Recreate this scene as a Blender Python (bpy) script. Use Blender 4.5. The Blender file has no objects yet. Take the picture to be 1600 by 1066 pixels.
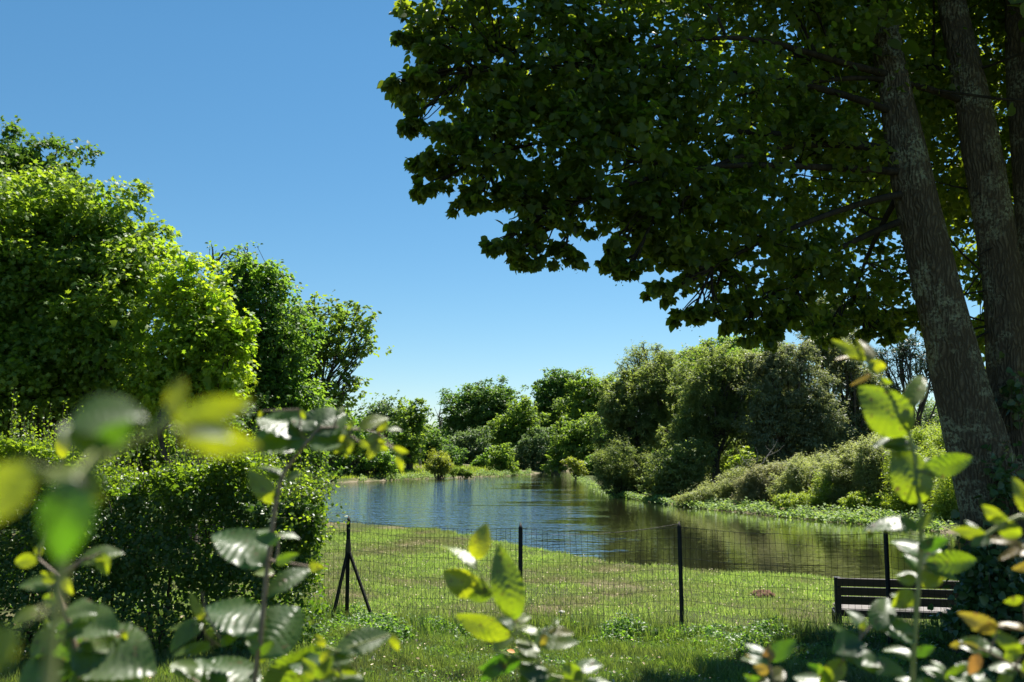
import bpy, math, random
import numpy as np
from mathutils import Vector, Matrix

random.seed(7)
RNG = np.random.default_rng(11)
sc = bpy.context.scene
COL = sc.collection
R = math.radians

# ------------------------------------------------------------------ camera maths
CAMZ = 1.75
FPX = 35.0 / 36.0 * 1600.0
PITCH = math.atan((700 - 533) / FPX)
CP, SP = math.cos(PITCH), math.sin(PITCH)


def ray(px, py):
    u = (px - 800.0) / FPX
    v = (533.0 - py) / FPX
    return np.array([u, CP - v * SP, SP + v * CP])


def P(px, py, d):
    r = ray(px, py)
    return np.array([0, 0, CAMZ]) + r * (d / r[1])


def G(px, py, z):
    r = ray(px, py)
    return np.array([0, 0, CAMZ]) + r * ((z - CAMZ) / r[2])


WATER = -0.90

# ------------------------------------------------------------------ river outline and terrain
near_edge = [G(560, 821, WATER), G(700, 835, WATER), G(870, 866, WATER), G(1000, 889, WATER),
             G(1120, 902, WATER), G(1200, 909, WATER), G(1300, 912, WATER)]
right_edge = [G(1480, 832, WATER), G(1330, 818, WATER), G(1200, 806, WATER), G(1050, 790, WATER),
              G(975, 778, WATER), G(935, 764, WATER), G(915, 752, WATER), G(895, 745, WATER)]
left_edge = [G(835, 741, WATER), G(790, 744, WATER), G(720, 746, WATER), G(640, 749, WATER), G(560, 753, WATER)]
river = [(p[0], p[1]) for p in near_edge] + [(9.5, 15.2), (14, 13), (24, 11), (60, 9), (60, 18), (22, 24)] \
    + [(p[0], p[1]) for p in right_edge] + [(9.5, 112), (5, 118)] + [(p[0], p[1]) for p in left_edge] \
    + [(-15, 74), (-14, 62), (-10.5, 50), (-7.4, 40), (-6.2, 34.5)]
RIV = np.array(river)


def river_sd(x, y):
    """signed distance to the water's edge, positive on land"""
    x = np.asarray(x, float); y = np.asarray(y, float)
    d2 = np.full(x.shape, 1e18); inside = np.zeros(x.shape, bool)
    n = len(RIV)
    for i in range(n):
        ax, ay = RIV[i]; bx, by = RIV[(i + 1) % n]
        ex, ey = bx - ax, by - ay
        t = np.clip(((x - ax) * ex + (y - ay) * ey) / (ex * ex + ey * ey), 0, 1)
        d2 = np.minimum(d2, (x - ax - t * ex) ** 2 + (y - ay - t * ey) ** 2)
        c = ((ay > y) != (by > y)) & (x < (bx - ax) * (y - ay) / (by - ay + 1e-12) + ax)
        inside ^= c
    d = np.sqrt(d2)
    d = d + 0.12 * np.sin(x * 1.7 + y * 0.6) + 0.08 * np.sin(x * 4.1 - y * 3.3)
    return np.where(inside, -d, d)


def sm(t):
    t = np.clip(t, 0, 1); return t * t * (3 - 2 * t)


def zg(x, y):
    x = np.asarray(x, float); y = np.asarray(y, float)
    s = river_sd(x, y)
    bump = 0.02 * np.sin(x * 2.3 + 1) * np.sin(y * 1.9) + 0.015 * np.sin(x * 5.1 - y * 3.7)
    crest = 9.75 - 0.1 * np.clip(x, -3, 5) + 0.9 * sm((-x - 0.5) / 2.5)
    zn = -0.64 * sm((y - crest) / 2.1) - 0.08 * sm((y - 14) / 10)
    zf = WATER + 0.25 + 0.9 * sm((s - 0.8) / 12.0)
    near = sm((34 - 0.8 * x - y) / 3 + .5)
    land = near * zn + (1 - near) * zf + bump
    k = sm(s / 0.8)
    return np.where(s > 0, (WATER - 0.02) * (1 - k) + land * k, WATER - 0.02 - np.minimum(-s * 0.3, 0.9))


def zg1(x, y):
    return float(zg(np.array([x]), np.array([y]))[0])


# ------------------------------------------------------------------ materials
def new_mat(name):
    m = bpy.data.materials.new(name); m.use_nodes = True
    nt = m.node_tree
    for n in list(nt.nodes):
        nt.nodes.remove(n)
    out = nt.nodes.new('ShaderNodeOutputMaterial')
    return m, nt, out


def N(nt, t, **kw):
    n = nt.nodes.new(t)
    for k, v in kw.items():
        setattr(n, k, v)
    return n


def mixrgb(nt, fac, a, b, blend='MIX'):
    n = nt.nodes.new('ShaderNodeMix'); n.data_type = 'RGBA'; n.blend_type = blend
    for sock, v in ((n.inputs[0], fac), (n.inputs[6], a), (n.inputs[7], b)):
        if isinstance(v, bpy.types.NodeSocket):
            nt.links.new(v, sock)
        elif isinstance(v, (int, float)):
            sock.default_value = v
        else:
            sock.default_value = (*v, 1)
    return n.outputs[2]


def mapr(nt, v, a, b, c=0, d=1):
    n = nt.nodes.new('ShaderNodeMapRange')
    nt.links.new(v, n.inputs[0])
    n.inputs[1].default_value = a; n.inputs[2].default_value = b
    n.inputs[3].default_value = c; n.inputs[4].default_value = d
    return n.outputs[0]


def noise(nt, scale, detail=3, rough=.55, vec=None):
    n = nt.nodes.new('ShaderNodeTexNoise')
    n.inputs['Scale'].default_value = scale; n.inputs['Detail'].default_value = detail
    n.inputs['Roughness'].default_value = rough
    if vec is not None:
        nt.links.new(vec, n.inputs['Vector'])
    return n.outputs[0]


def leaf_mat(name, c1, c2, t1, t2, rough=.5, spec=.35, tmix=.42, patch=None, patch_scale=.6):
    """leaf: rnd (one value per leaf) picks the leaf's own colour between c1 and c2, light passes through as t1..t2"""
    m, nt, out = new_mat(name)
    c1, c2 = [tuple(v * 1.45 for v in c) for c in (c1, c2)]
    t1, t2 = [tuple(min(v * 1.9, .8) for v in c) for c in (t1, t2)]
    at = N(nt, 'ShaderNodeAttribute', attribute_name='rnd')
    col = mixrgb(nt, at.outputs['Fac'], c1, c2)
    tcol = mixrgb(nt, at.outputs['Fac'], t1, t2)
    if patch:
        tc = N(nt, 'ShaderNodeTexCoord')
        f = mapr(nt, noise(nt, patch_scale, 3, .6, tc.outputs['Object']), .42, .62)
        col = mixrgb(nt, f, col, patch[0]); tcol = mixrgb(nt, f, tcol, patch[1])
    p = N(nt, 'ShaderNodeBsdfPrincipled')
    nt.links.new(col, p.inputs['Base Color'])
    p.inputs['Roughness'].default_value = rough
    p.inputs['Specular IOR Level'].default_value = spec
    t = N(nt, 'ShaderNodeBsdfTranslucent')
    nt.links.new(tcol, t.inputs['Color'])
    mx = N(nt, 'ShaderNodeMixShader'); mx.inputs[0].default_value = tmix
    nt.links.new(p.outputs[0], mx.inputs[1]); nt.links.new(t.outputs[0], mx.inputs[2])
    nt.links.new(mx.outputs[0], out.inputs[0])
    return m


def bark_mat(name, c1, c2, lichen=None, scale=14, bump=.5):
    m, nt, out = new_mat(name)
    tc = N(nt, 'ShaderNodeTexCoord')
    mp = N(nt, 'ShaderNodeMapping'); mp.inputs['Scale'].default_value = (1, 1, .16)
    nt.links.new(tc.outputs['Object'], mp.inputs[0])
    n1 = noise(nt, scale, 6, .65, mp.outputs[0])
    col = mixrgb(nt, mapr(nt, n1, .35, .65), c1, c2)
    n3 = noise(nt, scale * 4, 4, .6, mp.outputs[0])
    if lichen:
        n2 = noise(nt, 2.6, 8, .72, tc.outputs['Object'])
        n4 = noise(nt, 30, 3, .6, tc.outputs['Object'])
        a = N(nt, 'ShaderNodeMath', operation='MULTIPLY')
        nt.links.new(mapr(nt, n2, .50, .58), a.inputs[0]); nt.links.new(mapr(nt, n4, .4, .55), a.inputs[1])
        col = mixrgb(nt, a.outputs[0], col, lichen)
    p = N(nt, 'ShaderNodeBsdfPrincipled'); p.inputs['Roughness'].default_value = .9
    p.inputs['Specular IOR Level'].default_value = .15
    nt.links.new(col, p.inputs['Base Color'])
    ad = N(nt, 'ShaderNodeMath', operation='MULTIPLY_ADD')
    nt.links.new(n3, ad.inputs[0]); ad.inputs[1].default_value = .35; nt.links.new(n1, ad.inputs[2])
    b = N(nt, 'ShaderNodeBump'); b.inputs['Strength'].default_value = bump; b.inputs['Distance'].default_value = .06
    nt.links.new(ad.outputs[0], b.inputs['Height']); nt.links.new(b.outputs[0], p.inputs['Normal'])
    nt.links.new(p.outputs[0], out.inputs[0])
    return m


def fissured_bark(name, ridge, crack, lichen):
    m, nt, out = new_mat(name)
    tc = N(nt, 'ShaderNodeTexCoord')
    wob = N(nt, 'ShaderNodeTexNoise'); wob.inputs['Scale'].default_value = 5; wob.inputs['Detail'].default_value = 3
    nt.links.new(tc.outputs['Object'], wob.inputs['Vector'])
    va = N(nt, 'ShaderNodeVectorMath', operation='MULTIPLY_ADD')
    nt.links.new(wob.outputs['Color'], va.inputs[0]); va.inputs[1].default_value = (.10, .10, .16); nt.links.new(tc.outputs['Object'], va.inputs[2])
    mp = N(nt, 'ShaderNodeMapping'); mp.inputs['Scale'].default_value = (34, 34, 5.5); nt.links.new(va.outputs[0], mp.inputs[0])
    vo = N(nt, 'ShaderNodeTexVoronoi', feature='DISTANCE_TO_EDGE'); vo.inputs['Scale'].default_value = 1.0; nt.links.new(mp.outputs[0], vo.inputs['Vector'])
    edge = mapr(nt, vo.outputs['Distance'], .02, .30)
    fine = noise(nt, 70, 5, .7, tc.outputs['Object']); big = noise(nt, 2.2, 6, .7, tc.outputs['Object'])
    col = mixrgb(nt, edge, crack, ridge)
    col = mixrgb(nt, mapr(nt, fine, .3, .7, 0, .5), col, crack)
    a = N(nt, 'ShaderNodeMath', operation='MULTIPLY'); nt.links.new(mapr(nt, big, .50, .58), a.inputs[0]); nt.links.new(mapr(nt, noise(nt, 38, 3, .6, tc.outputs['Object']), .45, .55), a.inputs[1])
    col = mixrgb(nt, a.outputs[0], col, lichen)
    p = N(nt, 'ShaderNodeBsdfPrincipled'); p.inputs['Roughness'].default_value = .92; p.inputs['Specular IOR Level'].default_value = .12
    nt.links.new(col, p.inputs['Base Color'])
    ad = N(nt, 'ShaderNodeMath', operation='MULTIPLY_ADD'); nt.links.new(fine, ad.inputs[0]); ad.inputs[1].default_value = .4; nt.links.new(edge, ad.inputs[2])
    b = N(nt, 'ShaderNodeBump'); b.inputs['Strength'].default_value = 1.0; b.inputs['Distance'].default_value = .014
    nt.links.new(ad.outputs[0], b.inputs['Height']); nt.links.new(b.outputs[0], p.inputs['Normal'])
    nt.links.new(p.outputs[0], out.inputs[0])
    return m


def plain_mat(name, c1, c2=None, rough=.6, spec=.4, scale=20, metallic=0, bump=0):
    m, nt, out = new_mat(name)
    p = N(nt, 'ShaderNodeBsdfPrincipled')
    p.inputs['Roughness'].default_value = rough; p.inputs['Specular IOR Level'].default_value = spec
    p.inputs['Metallic'].default_value = metallic
    tc = N(nt, 'ShaderNodeTexCoord')
    n1 = noise(nt, scale, 5, .6, tc.outputs['Object'])
    nt.links.new(mixrgb(nt, mapr(nt, n1, .35, .65), c1, c2 or c1), p.inputs['Base Color'])
    if bump:
        b = N(nt, 'ShaderNodeBump'); b.inputs['Strength'].default_value = bump; b.inputs['Distance'].default_value = .02
        nt.links.new(n1, b.inputs['Height']); nt.links.new(b.outputs[0], p.inputs['Normal'])
    nt.links.new(p.outputs[0], out.inputs[0])
    return m


def wood_mat(name, c1, c2, rough=.7):
    m, nt, out = new_mat(name)
    tc = N(nt, 'ShaderNodeTexCoord')
    mp = N(nt, 'ShaderNodeMapping'); mp.inputs['Scale'].default_value = (1.5, 30, 30)
    nt.links.new(tc.outputs['Object'], mp.inputs[0])
    n1 = noise(nt, 2.0, 5, .6, mp.outputs[0])
    p = N(nt, 'ShaderNodeBsdfPrincipled'); p.inputs['Roughness'].default_value = rough
    nt.links.new(mixrgb(nt, mapr(nt, n1, .3, .7), c1, c2), p.inputs['Base Color'])
    b = N(nt, 'ShaderNodeBump'); b.inputs['Strength'].default_value = .3; b.inputs['Distance'].default_value = .004
    nt.links.new(n1, b.inputs['Height']); nt.links.new(b.outputs[0], p.inputs['Normal'])
    nt.links.new(p.outputs[0], out.inputs[0])
    return m


M = {}
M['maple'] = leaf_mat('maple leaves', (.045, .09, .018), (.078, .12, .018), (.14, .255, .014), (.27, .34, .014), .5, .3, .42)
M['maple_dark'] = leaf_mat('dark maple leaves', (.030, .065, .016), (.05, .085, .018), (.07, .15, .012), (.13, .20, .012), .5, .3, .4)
M['boxelder'] = leaf_mat('yellow green leaves', (.062, .115, .018), (.11, .145, .018), (.18, .34, .012), (.36, .42, .012), .5, .3, .45)
M['ash'] = leaf_mat('ash leaves', (.040, .080, .022), (.062, .105, .024), (.11, .22, .018), (.19, .29, .02), .5, .25, .45)
M['plane'] = leaf_mat('plane tree leaves', (.042, .085, .022), (.062, .105, .024), (.08, .17, .02), (.14, .22, .02), .5, .25, .42)
M['light'] = leaf_mat('light green leaves', (.062, .11, .024), (.09, .13, .026), (.13, .22, .02), (.20, .27, .02), .5, .25, .45)
M['lime'] = leaf_mat('yellowish leaves', (.10, .135, .03), (.14, .155, .032), (.22, .28, .02), (.30, .32, .02), .5, .3, .4)
M['bluish'] = leaf_mat('blue green leaves', (.055, .088, .038), (.075, .105, .045), (.08, .14, .03), (.12, .17, .04), .5, .25, .42)
M['willow'] = leaf_mat('willow leaves', (.066, .102, .032), (.115, .135, .055), (.15, .21, .03), (.21, .25, .045), .5, .25, .46)
M['willow_silver'] = leaf_mat('silver willow leaves', (.075, .098, .045), (.135, .15, .085), (.13, .16, .04), (.19, .21, .06), .48, .35, .36)
M['scrub'] = leaf_mat('brownish scrub leaves', (.10, .115, .05), (.19, .18, .10), (.17, .20, .05), (.25, .24, .09), .5, .25, .42)
M['bankbush'] = leaf_mat('bank bush leaves', (.10, .13, .045), (.19, .195, .10), (.20, .25, .05), (.28, .30, .08), .5, .25, .45)
M['bright'] = leaf_mat('bright bush leaves', (.10, .15, .025), (.155, .185, .035), (.22, .32, .02), (.32, .38, .02), .5, .3, .42)
M['fringe'] = leaf_mat('water plants', (.09, .15, .035), (.15, .20, .07), (.16, .26, .03), (.24, .32, .05), .55, .25, .38)
M['pine'] = leaf_mat('needles', (.03, .055, .03), (.05, .075, .04), (.03, .06, .02), (.05, .08, .03), .5, .3, .2)
M['linden'] = leaf_mat('linden leaves', (.026, .048, .012), (.046, .068, .016), (.085, .15, .008), (.24, .28, .010), .46, .25, .48)
M['hornbeam_hedge'] = leaf_mat('hedge leaves', (.028, .060, .014), (.075, .11, .02), (.055, .12, .006), (.24, .33, .012), .40, .4, .46)
M['ivy'] = leaf_mat('ivy leaves', (.025, .055, .016), (.045, .08, .024), (.03, .07, .01), (.05, .10, .012), .35, .5, .3)
M['weeds'] = leaf_mat('weed leaves', (.045, .09, .02), (.075, .125, .025), (.10, .22, .015), (.18, .30, .02), .45, .4, .45)
M['grass'] = leaf_mat('lawn blades', (.088, .145, .028), (.21, .235, .105), (.18, .31, .025), (.29, .37, .07), .36, .8, .45,  # pale end colour: straw, plus glints of glossy blades painted in
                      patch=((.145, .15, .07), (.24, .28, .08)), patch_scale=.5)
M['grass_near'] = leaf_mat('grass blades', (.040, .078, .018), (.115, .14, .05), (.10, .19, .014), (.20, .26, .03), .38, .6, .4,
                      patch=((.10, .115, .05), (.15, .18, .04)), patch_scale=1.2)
M['bark'] = bark_mat('grey brown bark', (.10, .085, .065), (.045, .038, .03))
M['bark_pale'] = bark_mat('pale bark', (.32, .30, .26), (.16, .14, .11))
M['bark_dead'] = bark_mat('bleached dead wood', (.34, .31, .27), (.20, .18, .15))
M['bark_linden'] = fissured_bark('fissured linden bark with lichen', (.16, .132, .086), (.068, .054, .036), (.25, .255, .165))
M['bark_dark'] = bark_mat('dark branch bark', (.05, .042, .03), (.02, .018, .014))
M['stem'] = plain_mat('brown shoot bark', (.16, .11, .07), (.26, .20, .14), .55, .4, 60)
M['stem_green'] = plain_mat('green shoot bark', (.20, .24, .06), (.30, .30, .12), .5, .4, 60)
M['post'] = plain_mat('dark green post paint', (.009, .012, .010), (.022, .022, .018), .6, .2, 30)
M['wire'] = plain_mat('green coated wire', (.010, .018, .013), (.016, .024, .018), .8, .1, 30)
M['bench_dark'] = wood_mat('dark stained slats', (.022, .015, .012), (.04, .028, .022))
M['bench_grey'] = wood_mat('weathered seat slats', (.10, .085, .075), (.19, .17, .15))
M['bench_metal'] = plain_mat('bench end frame', (.012, .012, .013), (.02, .02, .02), .5, .4, 20)
M['soil'] = plain_mat('bare soil', (.16, .09, .055), (.07, .042, .03), .95, .1, 25, bump=1)
M['stone'] = plain_mat('pale stone', (.55, .53, .48), (.40, .38, .34), .8, .2, 30)
M['rust_leaf'] = plain_mat('dry orange leaf', (.50, .20, .03), (.42, .15, .02), .6, .3, 40)


def near_leaf_mat():
    """hornbeam leaf seen close: pleated, veins drawn along lu/lv, glossy top, light comes through"""
    m, nt, out = new_mat('close hornbeam leaf')
    rnd = N(nt, 'ShaderNodeAttribute', attribute_name='rnd').outputs['Fac']
    lu = N(nt, 'ShaderNodeAttribute', attribute_name='lu').outputs['Fac']
    lv = N(nt, 'ShaderNodeAttribute', attribute_name='lv').outputs['Fac']
    ab = N(nt, 'ShaderNodeMath', operation='ABSOLUTE'); nt.links.new(lu, ab.inputs[0])
    k = N(nt, 'ShaderNodeMath', operation='MULTIPLY_ADD')
    nt.links.new(ab.outputs[0], k.inputs[0]); k.inputs[1].default_value = -.30; nt.links.new(lv, k.inputs[2])
    mu = N(nt, 'ShaderNodeMath', operation='MULTIPLY'); nt.links.new(k.outputs[0], mu.inputs[0]); mu.inputs[1].default_value = 9
    fr = N(nt, 'ShaderNodeMath', operation='PINGPONG'); nt.links.new(mu.outputs[0], fr.inputs[0]); fr.inputs[1].default_value = .5
    side = mapr(nt, fr.outputs[0], .0, .10, 1, 0)
    mid = mapr(nt, ab.outputs[0], .02, .07, 1, 0)
    vein = N(nt, 'ShaderNodeMath', operation='MAXIMUM'); nt.links.new(side, vein.inputs[0]); nt.links.new(mid, vein.inputs[1])
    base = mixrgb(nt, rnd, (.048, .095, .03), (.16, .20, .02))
    base = mixrgb(nt, mapr(nt, vein.outputs[0], 0, 1, 0, .45), base, (.16, .20, .08))
    rust = N(nt, 'ShaderNodeAttribute', attribute_name='rust').outputs['Fac']
    base = mixrgb(nt, rust, base, (.26, .12, .05))
    tcn = N(nt, 'ShaderNodeTexCoord')
    spot = mapr(nt, noise(nt, 140, 2, .5, tcn.outputs['Object']), .66, .70)
    mott = noise(nt, 45, 3, .6, tcn.outputs['Object'])
    base = mixrgb(nt, spot, base, (.16, .09, .04))
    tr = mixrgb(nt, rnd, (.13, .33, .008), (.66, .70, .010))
    tr = mixrgb(nt, mapr(nt, mott, .35, .7, 0, .45), tr, (.08, .20, .006))
    tr = mixrgb(nt, spot, tr, (.12, .07, .02))
    tr = mixrgb(nt, mapr(nt, vein.outputs[0], 0, 1, 0, .35), tr, (.09, .16, .01))
    tr = mixrgb(nt, rust, tr, (.50, .20, .05))
    p = N(nt, 'ShaderNodeBsdfPrincipled')
    nt.links.new(base, p.inputs['Base Color'])
    p.inputs['Roughness'].default_value = .41; p.inputs['Specular IOR Level'].default_value = 1.0
    t = N(nt, 'ShaderNodeBsdfTranslucent'); nt.links.new(tr, t.inputs['Color'])
    mx = N(nt, 'ShaderNodeMixShader'); mx.inputs[0].default_value = .5
    nt.links.new(p.outputs[0], mx.inputs[1]); nt.links.new(t.outputs[0], mx.inputs[2])
    nt.links.new(mx.outputs[0], out.inputs[0])
    return m


M['near_leaf'] = near_leaf_mat()


# ------------------------------------------------------------------ mesh helpers
def mesh_obj(name, V, faces, mat, parent=None, loc=(0, 0, 0), smooth=False, attrs=None):
    """V (n,3) world coordinates; faces: list of (m,k) index arrays. The object sits at loc (or at its parent)."""
    V = np.asarray(V, np.float32) - np.asarray(loc, np.float32)
    me = bpy.data.meshes.new(name)
    me.vertices.add(len(V)); me.vertices.foreach_set('co', V.ravel())
    loops = np.concatenate([np.asarray(f, np.int32).ravel() for f in faces])
    sizes = np.concatenate([np.full(len(f), np.asarray(f).shape[1], np.int32) for f in faces])
    starts = np.concatenate([[0], np.cumsum(sizes)[:-1]]).astype(np.int32)
    me.loops.add(len(loops)); me.loops.foreach_set('vertex_index', loops)
    me.polygons.add(len(sizes)); me.polygons.foreach_set('loop_start', starts)
    if smooth:
        me.polygons.foreach_set('use_smooth', np.ones(len(sizes), bool))
    for k, v in (attrs or {}).items():
        a = me.attributes.new(k, 'FLOAT', 'POINT'); a.data.foreach_set('value', np.asarray(v, np.float32))
    me.update(calc_edges=True)
    me.materials.append(mat)
    o = bpy.data.objects.new(name, me); COL.objects.link(o)
    if parent:
        o.parent = parent
    else:
        o.location = loc
    return o


def thing(name, label, cat, loc, group=None):
    o = bpy.data.objects.new(name, None); COL.objects.link(o)
    o.empty_display_size = .2
    o.location = [float(c) for c in loc]; o['label'] = label; o['category'] = cat
    if group:
        o['group'] = group
    return o


def tag(o, label=None, cat=None, group=None, kind=None):
    for k, v in (('label', label), ('category', cat), ('group', group), ('kind', kind)):
        if v:
            o[k] = v
    return o


class Tubes:
    def __init__(self):
        self.V = []; self.F = []; self.n = 0

    def add(self, pts, radii, sides=6):
        pts = np.asarray(pts, float); m = len(pts)
        radii = np.broadcast_to(np.asarray(radii, float), (m,))
        T = np.gradient(pts, axis=0); T /= np.linalg.norm(T, axis=1)[:, None] + 1e-9
        ref = np.array([0.31, .77, .1]) if abs(T[:, 2]).mean() > .5 else np.array([.1, .2, 1.])
        A = np.cross(T, ref); A /= np.linalg.norm(A, axis=1)[:, None] + 1e-9
        B = np.cross(T, A)
        an = np.arange(sides) * 2 * np.pi / sides
        ring = pts[:, None, :] + radii[:, None, None] * (np.cos(an)[None, :, None] * A[:, None, :] + np.sin(an)[None, :, None] * B[:, None, :])
        self.V.append(ring.reshape(-1, 3))
        i = np.arange(m - 1)[:, None] * sides; j = np.arange(sides)[None, :]; j2 = (j + 1) % sides
        q = np.stack([i + j, i + j2, i + sides + j2, i + sides + j], -1).reshape(-1, 4) + self.n
        self.F.append(q); self.n += m * sides

    def curve(self, a, b, r0, r1, bend=.12, seg=6, sides=5, sag=0.):
        a = np.asarray(a, float); b = np.asarray(b, float)
        t = np.linspace(0, 1, seg + 1)[:, None]
        L = np.linalg.norm(b - a)
        off = RNG.normal(0, bend * L, 3); off2 = RNG.normal(0, bend * .4 * L, 3)
        pts = a + (b - a) * t + off * (np.sin(np.pi * t)) * .6 + off2 * np.sin(2 * np.pi * t) * .5
        pts[:, 2] += sag * L * (t[:, 0] * (1 - t[:, 0])) * 4
        self.add(pts, r0 + (r1 - r0) * t[:, 0], sides)
        return pts

    def build(self, name, mat, parent=None, loc=(0, 0, 0)):
        return mesh_obj(name, np.concatenate(self.V), [np.concatenate(self.F)], mat, parent, loc, True)


# leaf templates: along +Y from 0 to 1, width in X, normal +Z
LEAF = {
    'diamond': (np.array([[0, 0, 0], [.33, .45, .06], [0, 1, -.08], [-.33, .45, .06]]), [np.array([[0, 1, 2, 3]])]),
    'narrow': (np.array([[0, 0, 0], [.16, .45, .03], [0, 1, -.08], [-.16, .45, .03]]), [np.array([[0, 1, 2, 3]])]),
    'oval': (np.array([[0, 0, 0], [.30, .28, .06], [.28, .65, .04], [0, 1, -.1], [-.28, .65, .04], [-.30, .28, .06], [0, .5, -.02]]),
             [np.array([[0, 1, 6], [1, 2, 6], [2, 3, 6], [3, 4, 6], [4, 5, 6], [5, 0, 6]])]),
    'star': (np.array([[0, 0, 0], [.42, .12, .02], [.22, .38, .03], [.48, .62, -.03], [.12, .62, .02], [0, 1, -.08],
                       [-.12, .62, .02], [-.48, .62, -.03], [-.22, .38, .03], [-.42, .12, .02]]),
             [np.array([[0, 1, 2], [2, 3, 4], [4, 5, 6], [6, 7, 8], [8, 9, 0], [0, 2, 8], [2, 4, 6]]), np.array([[2, 6, 8, 8]])[:, :3]]),
    'heart': (np.array([[0, .06, 0], [.26, 0, .05], [.46, .22, .07], [.44, .5, .05], [.26, .78, 0], [0, 1.05, -.12],
                        [-.26, .78, 0], [-.44, .5, .05], [-.46, .22, .07], [-.26, 0, .05], [0, .5, -.03]]),
              [np.array([[i, i + 1, 10] for i in range(9)] + [[9, 0, 10]])]),
    'blade': (np.array([[-.5, 0, 0], [.5, 0, 0], [.36, .5, .06], [-.36, .5, .06], [0, 1, .28]]),
              [np.array([[0, 1, 2, 3]]), np.array([[3, 2, 4]])]),
}


def leaves_geom(pos, nrm, axis, size, kind, width=None):
    T, fl = LEAF[kind]
    n = nrm / (np.linalg.norm(nrm, axis=1)[:, None] + 1e-9)
    y = axis - n * (axis * n).sum(1)[:, None]; y /= np.linalg.norm(y, axis=1)[:, None] + 1e-9
    x = np.cross(y, n)
    w = size if width is None else width
    V = (pos[:, None, :] + (T[None, :, 0, None] * x[:, None, :]) * w[:, None, None]
         + (T[None, :, 1, None] * y[:, None, :] + T[None, :, 2, None] * n[:, None, :]) * size[:, None, None])
    k = len(T); base = (np.arange(len(pos)) * k)[:, None, None]
    F = [(f[None] + base).reshape(-1, f.shape[1]) for f in fl]
    return V.reshape(-1, 3), F, k


def leaves_obj(name, pos, nrm, axis, size, kind, mat, parent=None, loc=(0, 0, 0), rnd=None, width=None):
    V, F, k = leaves_geom(pos, nrm, axis, size, kind, width)
    if rnd is None:
        rnd = RNG.random(len(pos))
    return mesh_obj(name, V, F, mat, parent, loc, False, {'rnd': np.repeat(rnd, k)})


def unit(n):
    v = RNG.normal(size=(n, 3)); return v / np.linalg.norm(v, axis=1)[:, None]


def lobe(px, py, rx, ry, d, depth=1.0):
    c = P(px, py, d); s = d / FPX
    return (c, np.array([rx * s, (rx + ry) * .5 * s * depth, ry * s]))


def loosen(lobes, n, f=.5, spread=.80):
    """break each rounded mass into several smaller uneven ones"""
    out = []
    for c, r in lobes:
        out.append((c, r * .90))
        u = unit(n); u[:, 2] = np.abs(u[:, 2]) * 1.1 - .35
        for k in range(n):
            q = f * (.65 + .6 * RNG.random())
            out.append((c + u[k] * r * spread * (.8 + .45 * RNG.random()), r * q * np.array([.9, .9, 1.0 + .5 * RNG.random()])))
    return out


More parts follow.
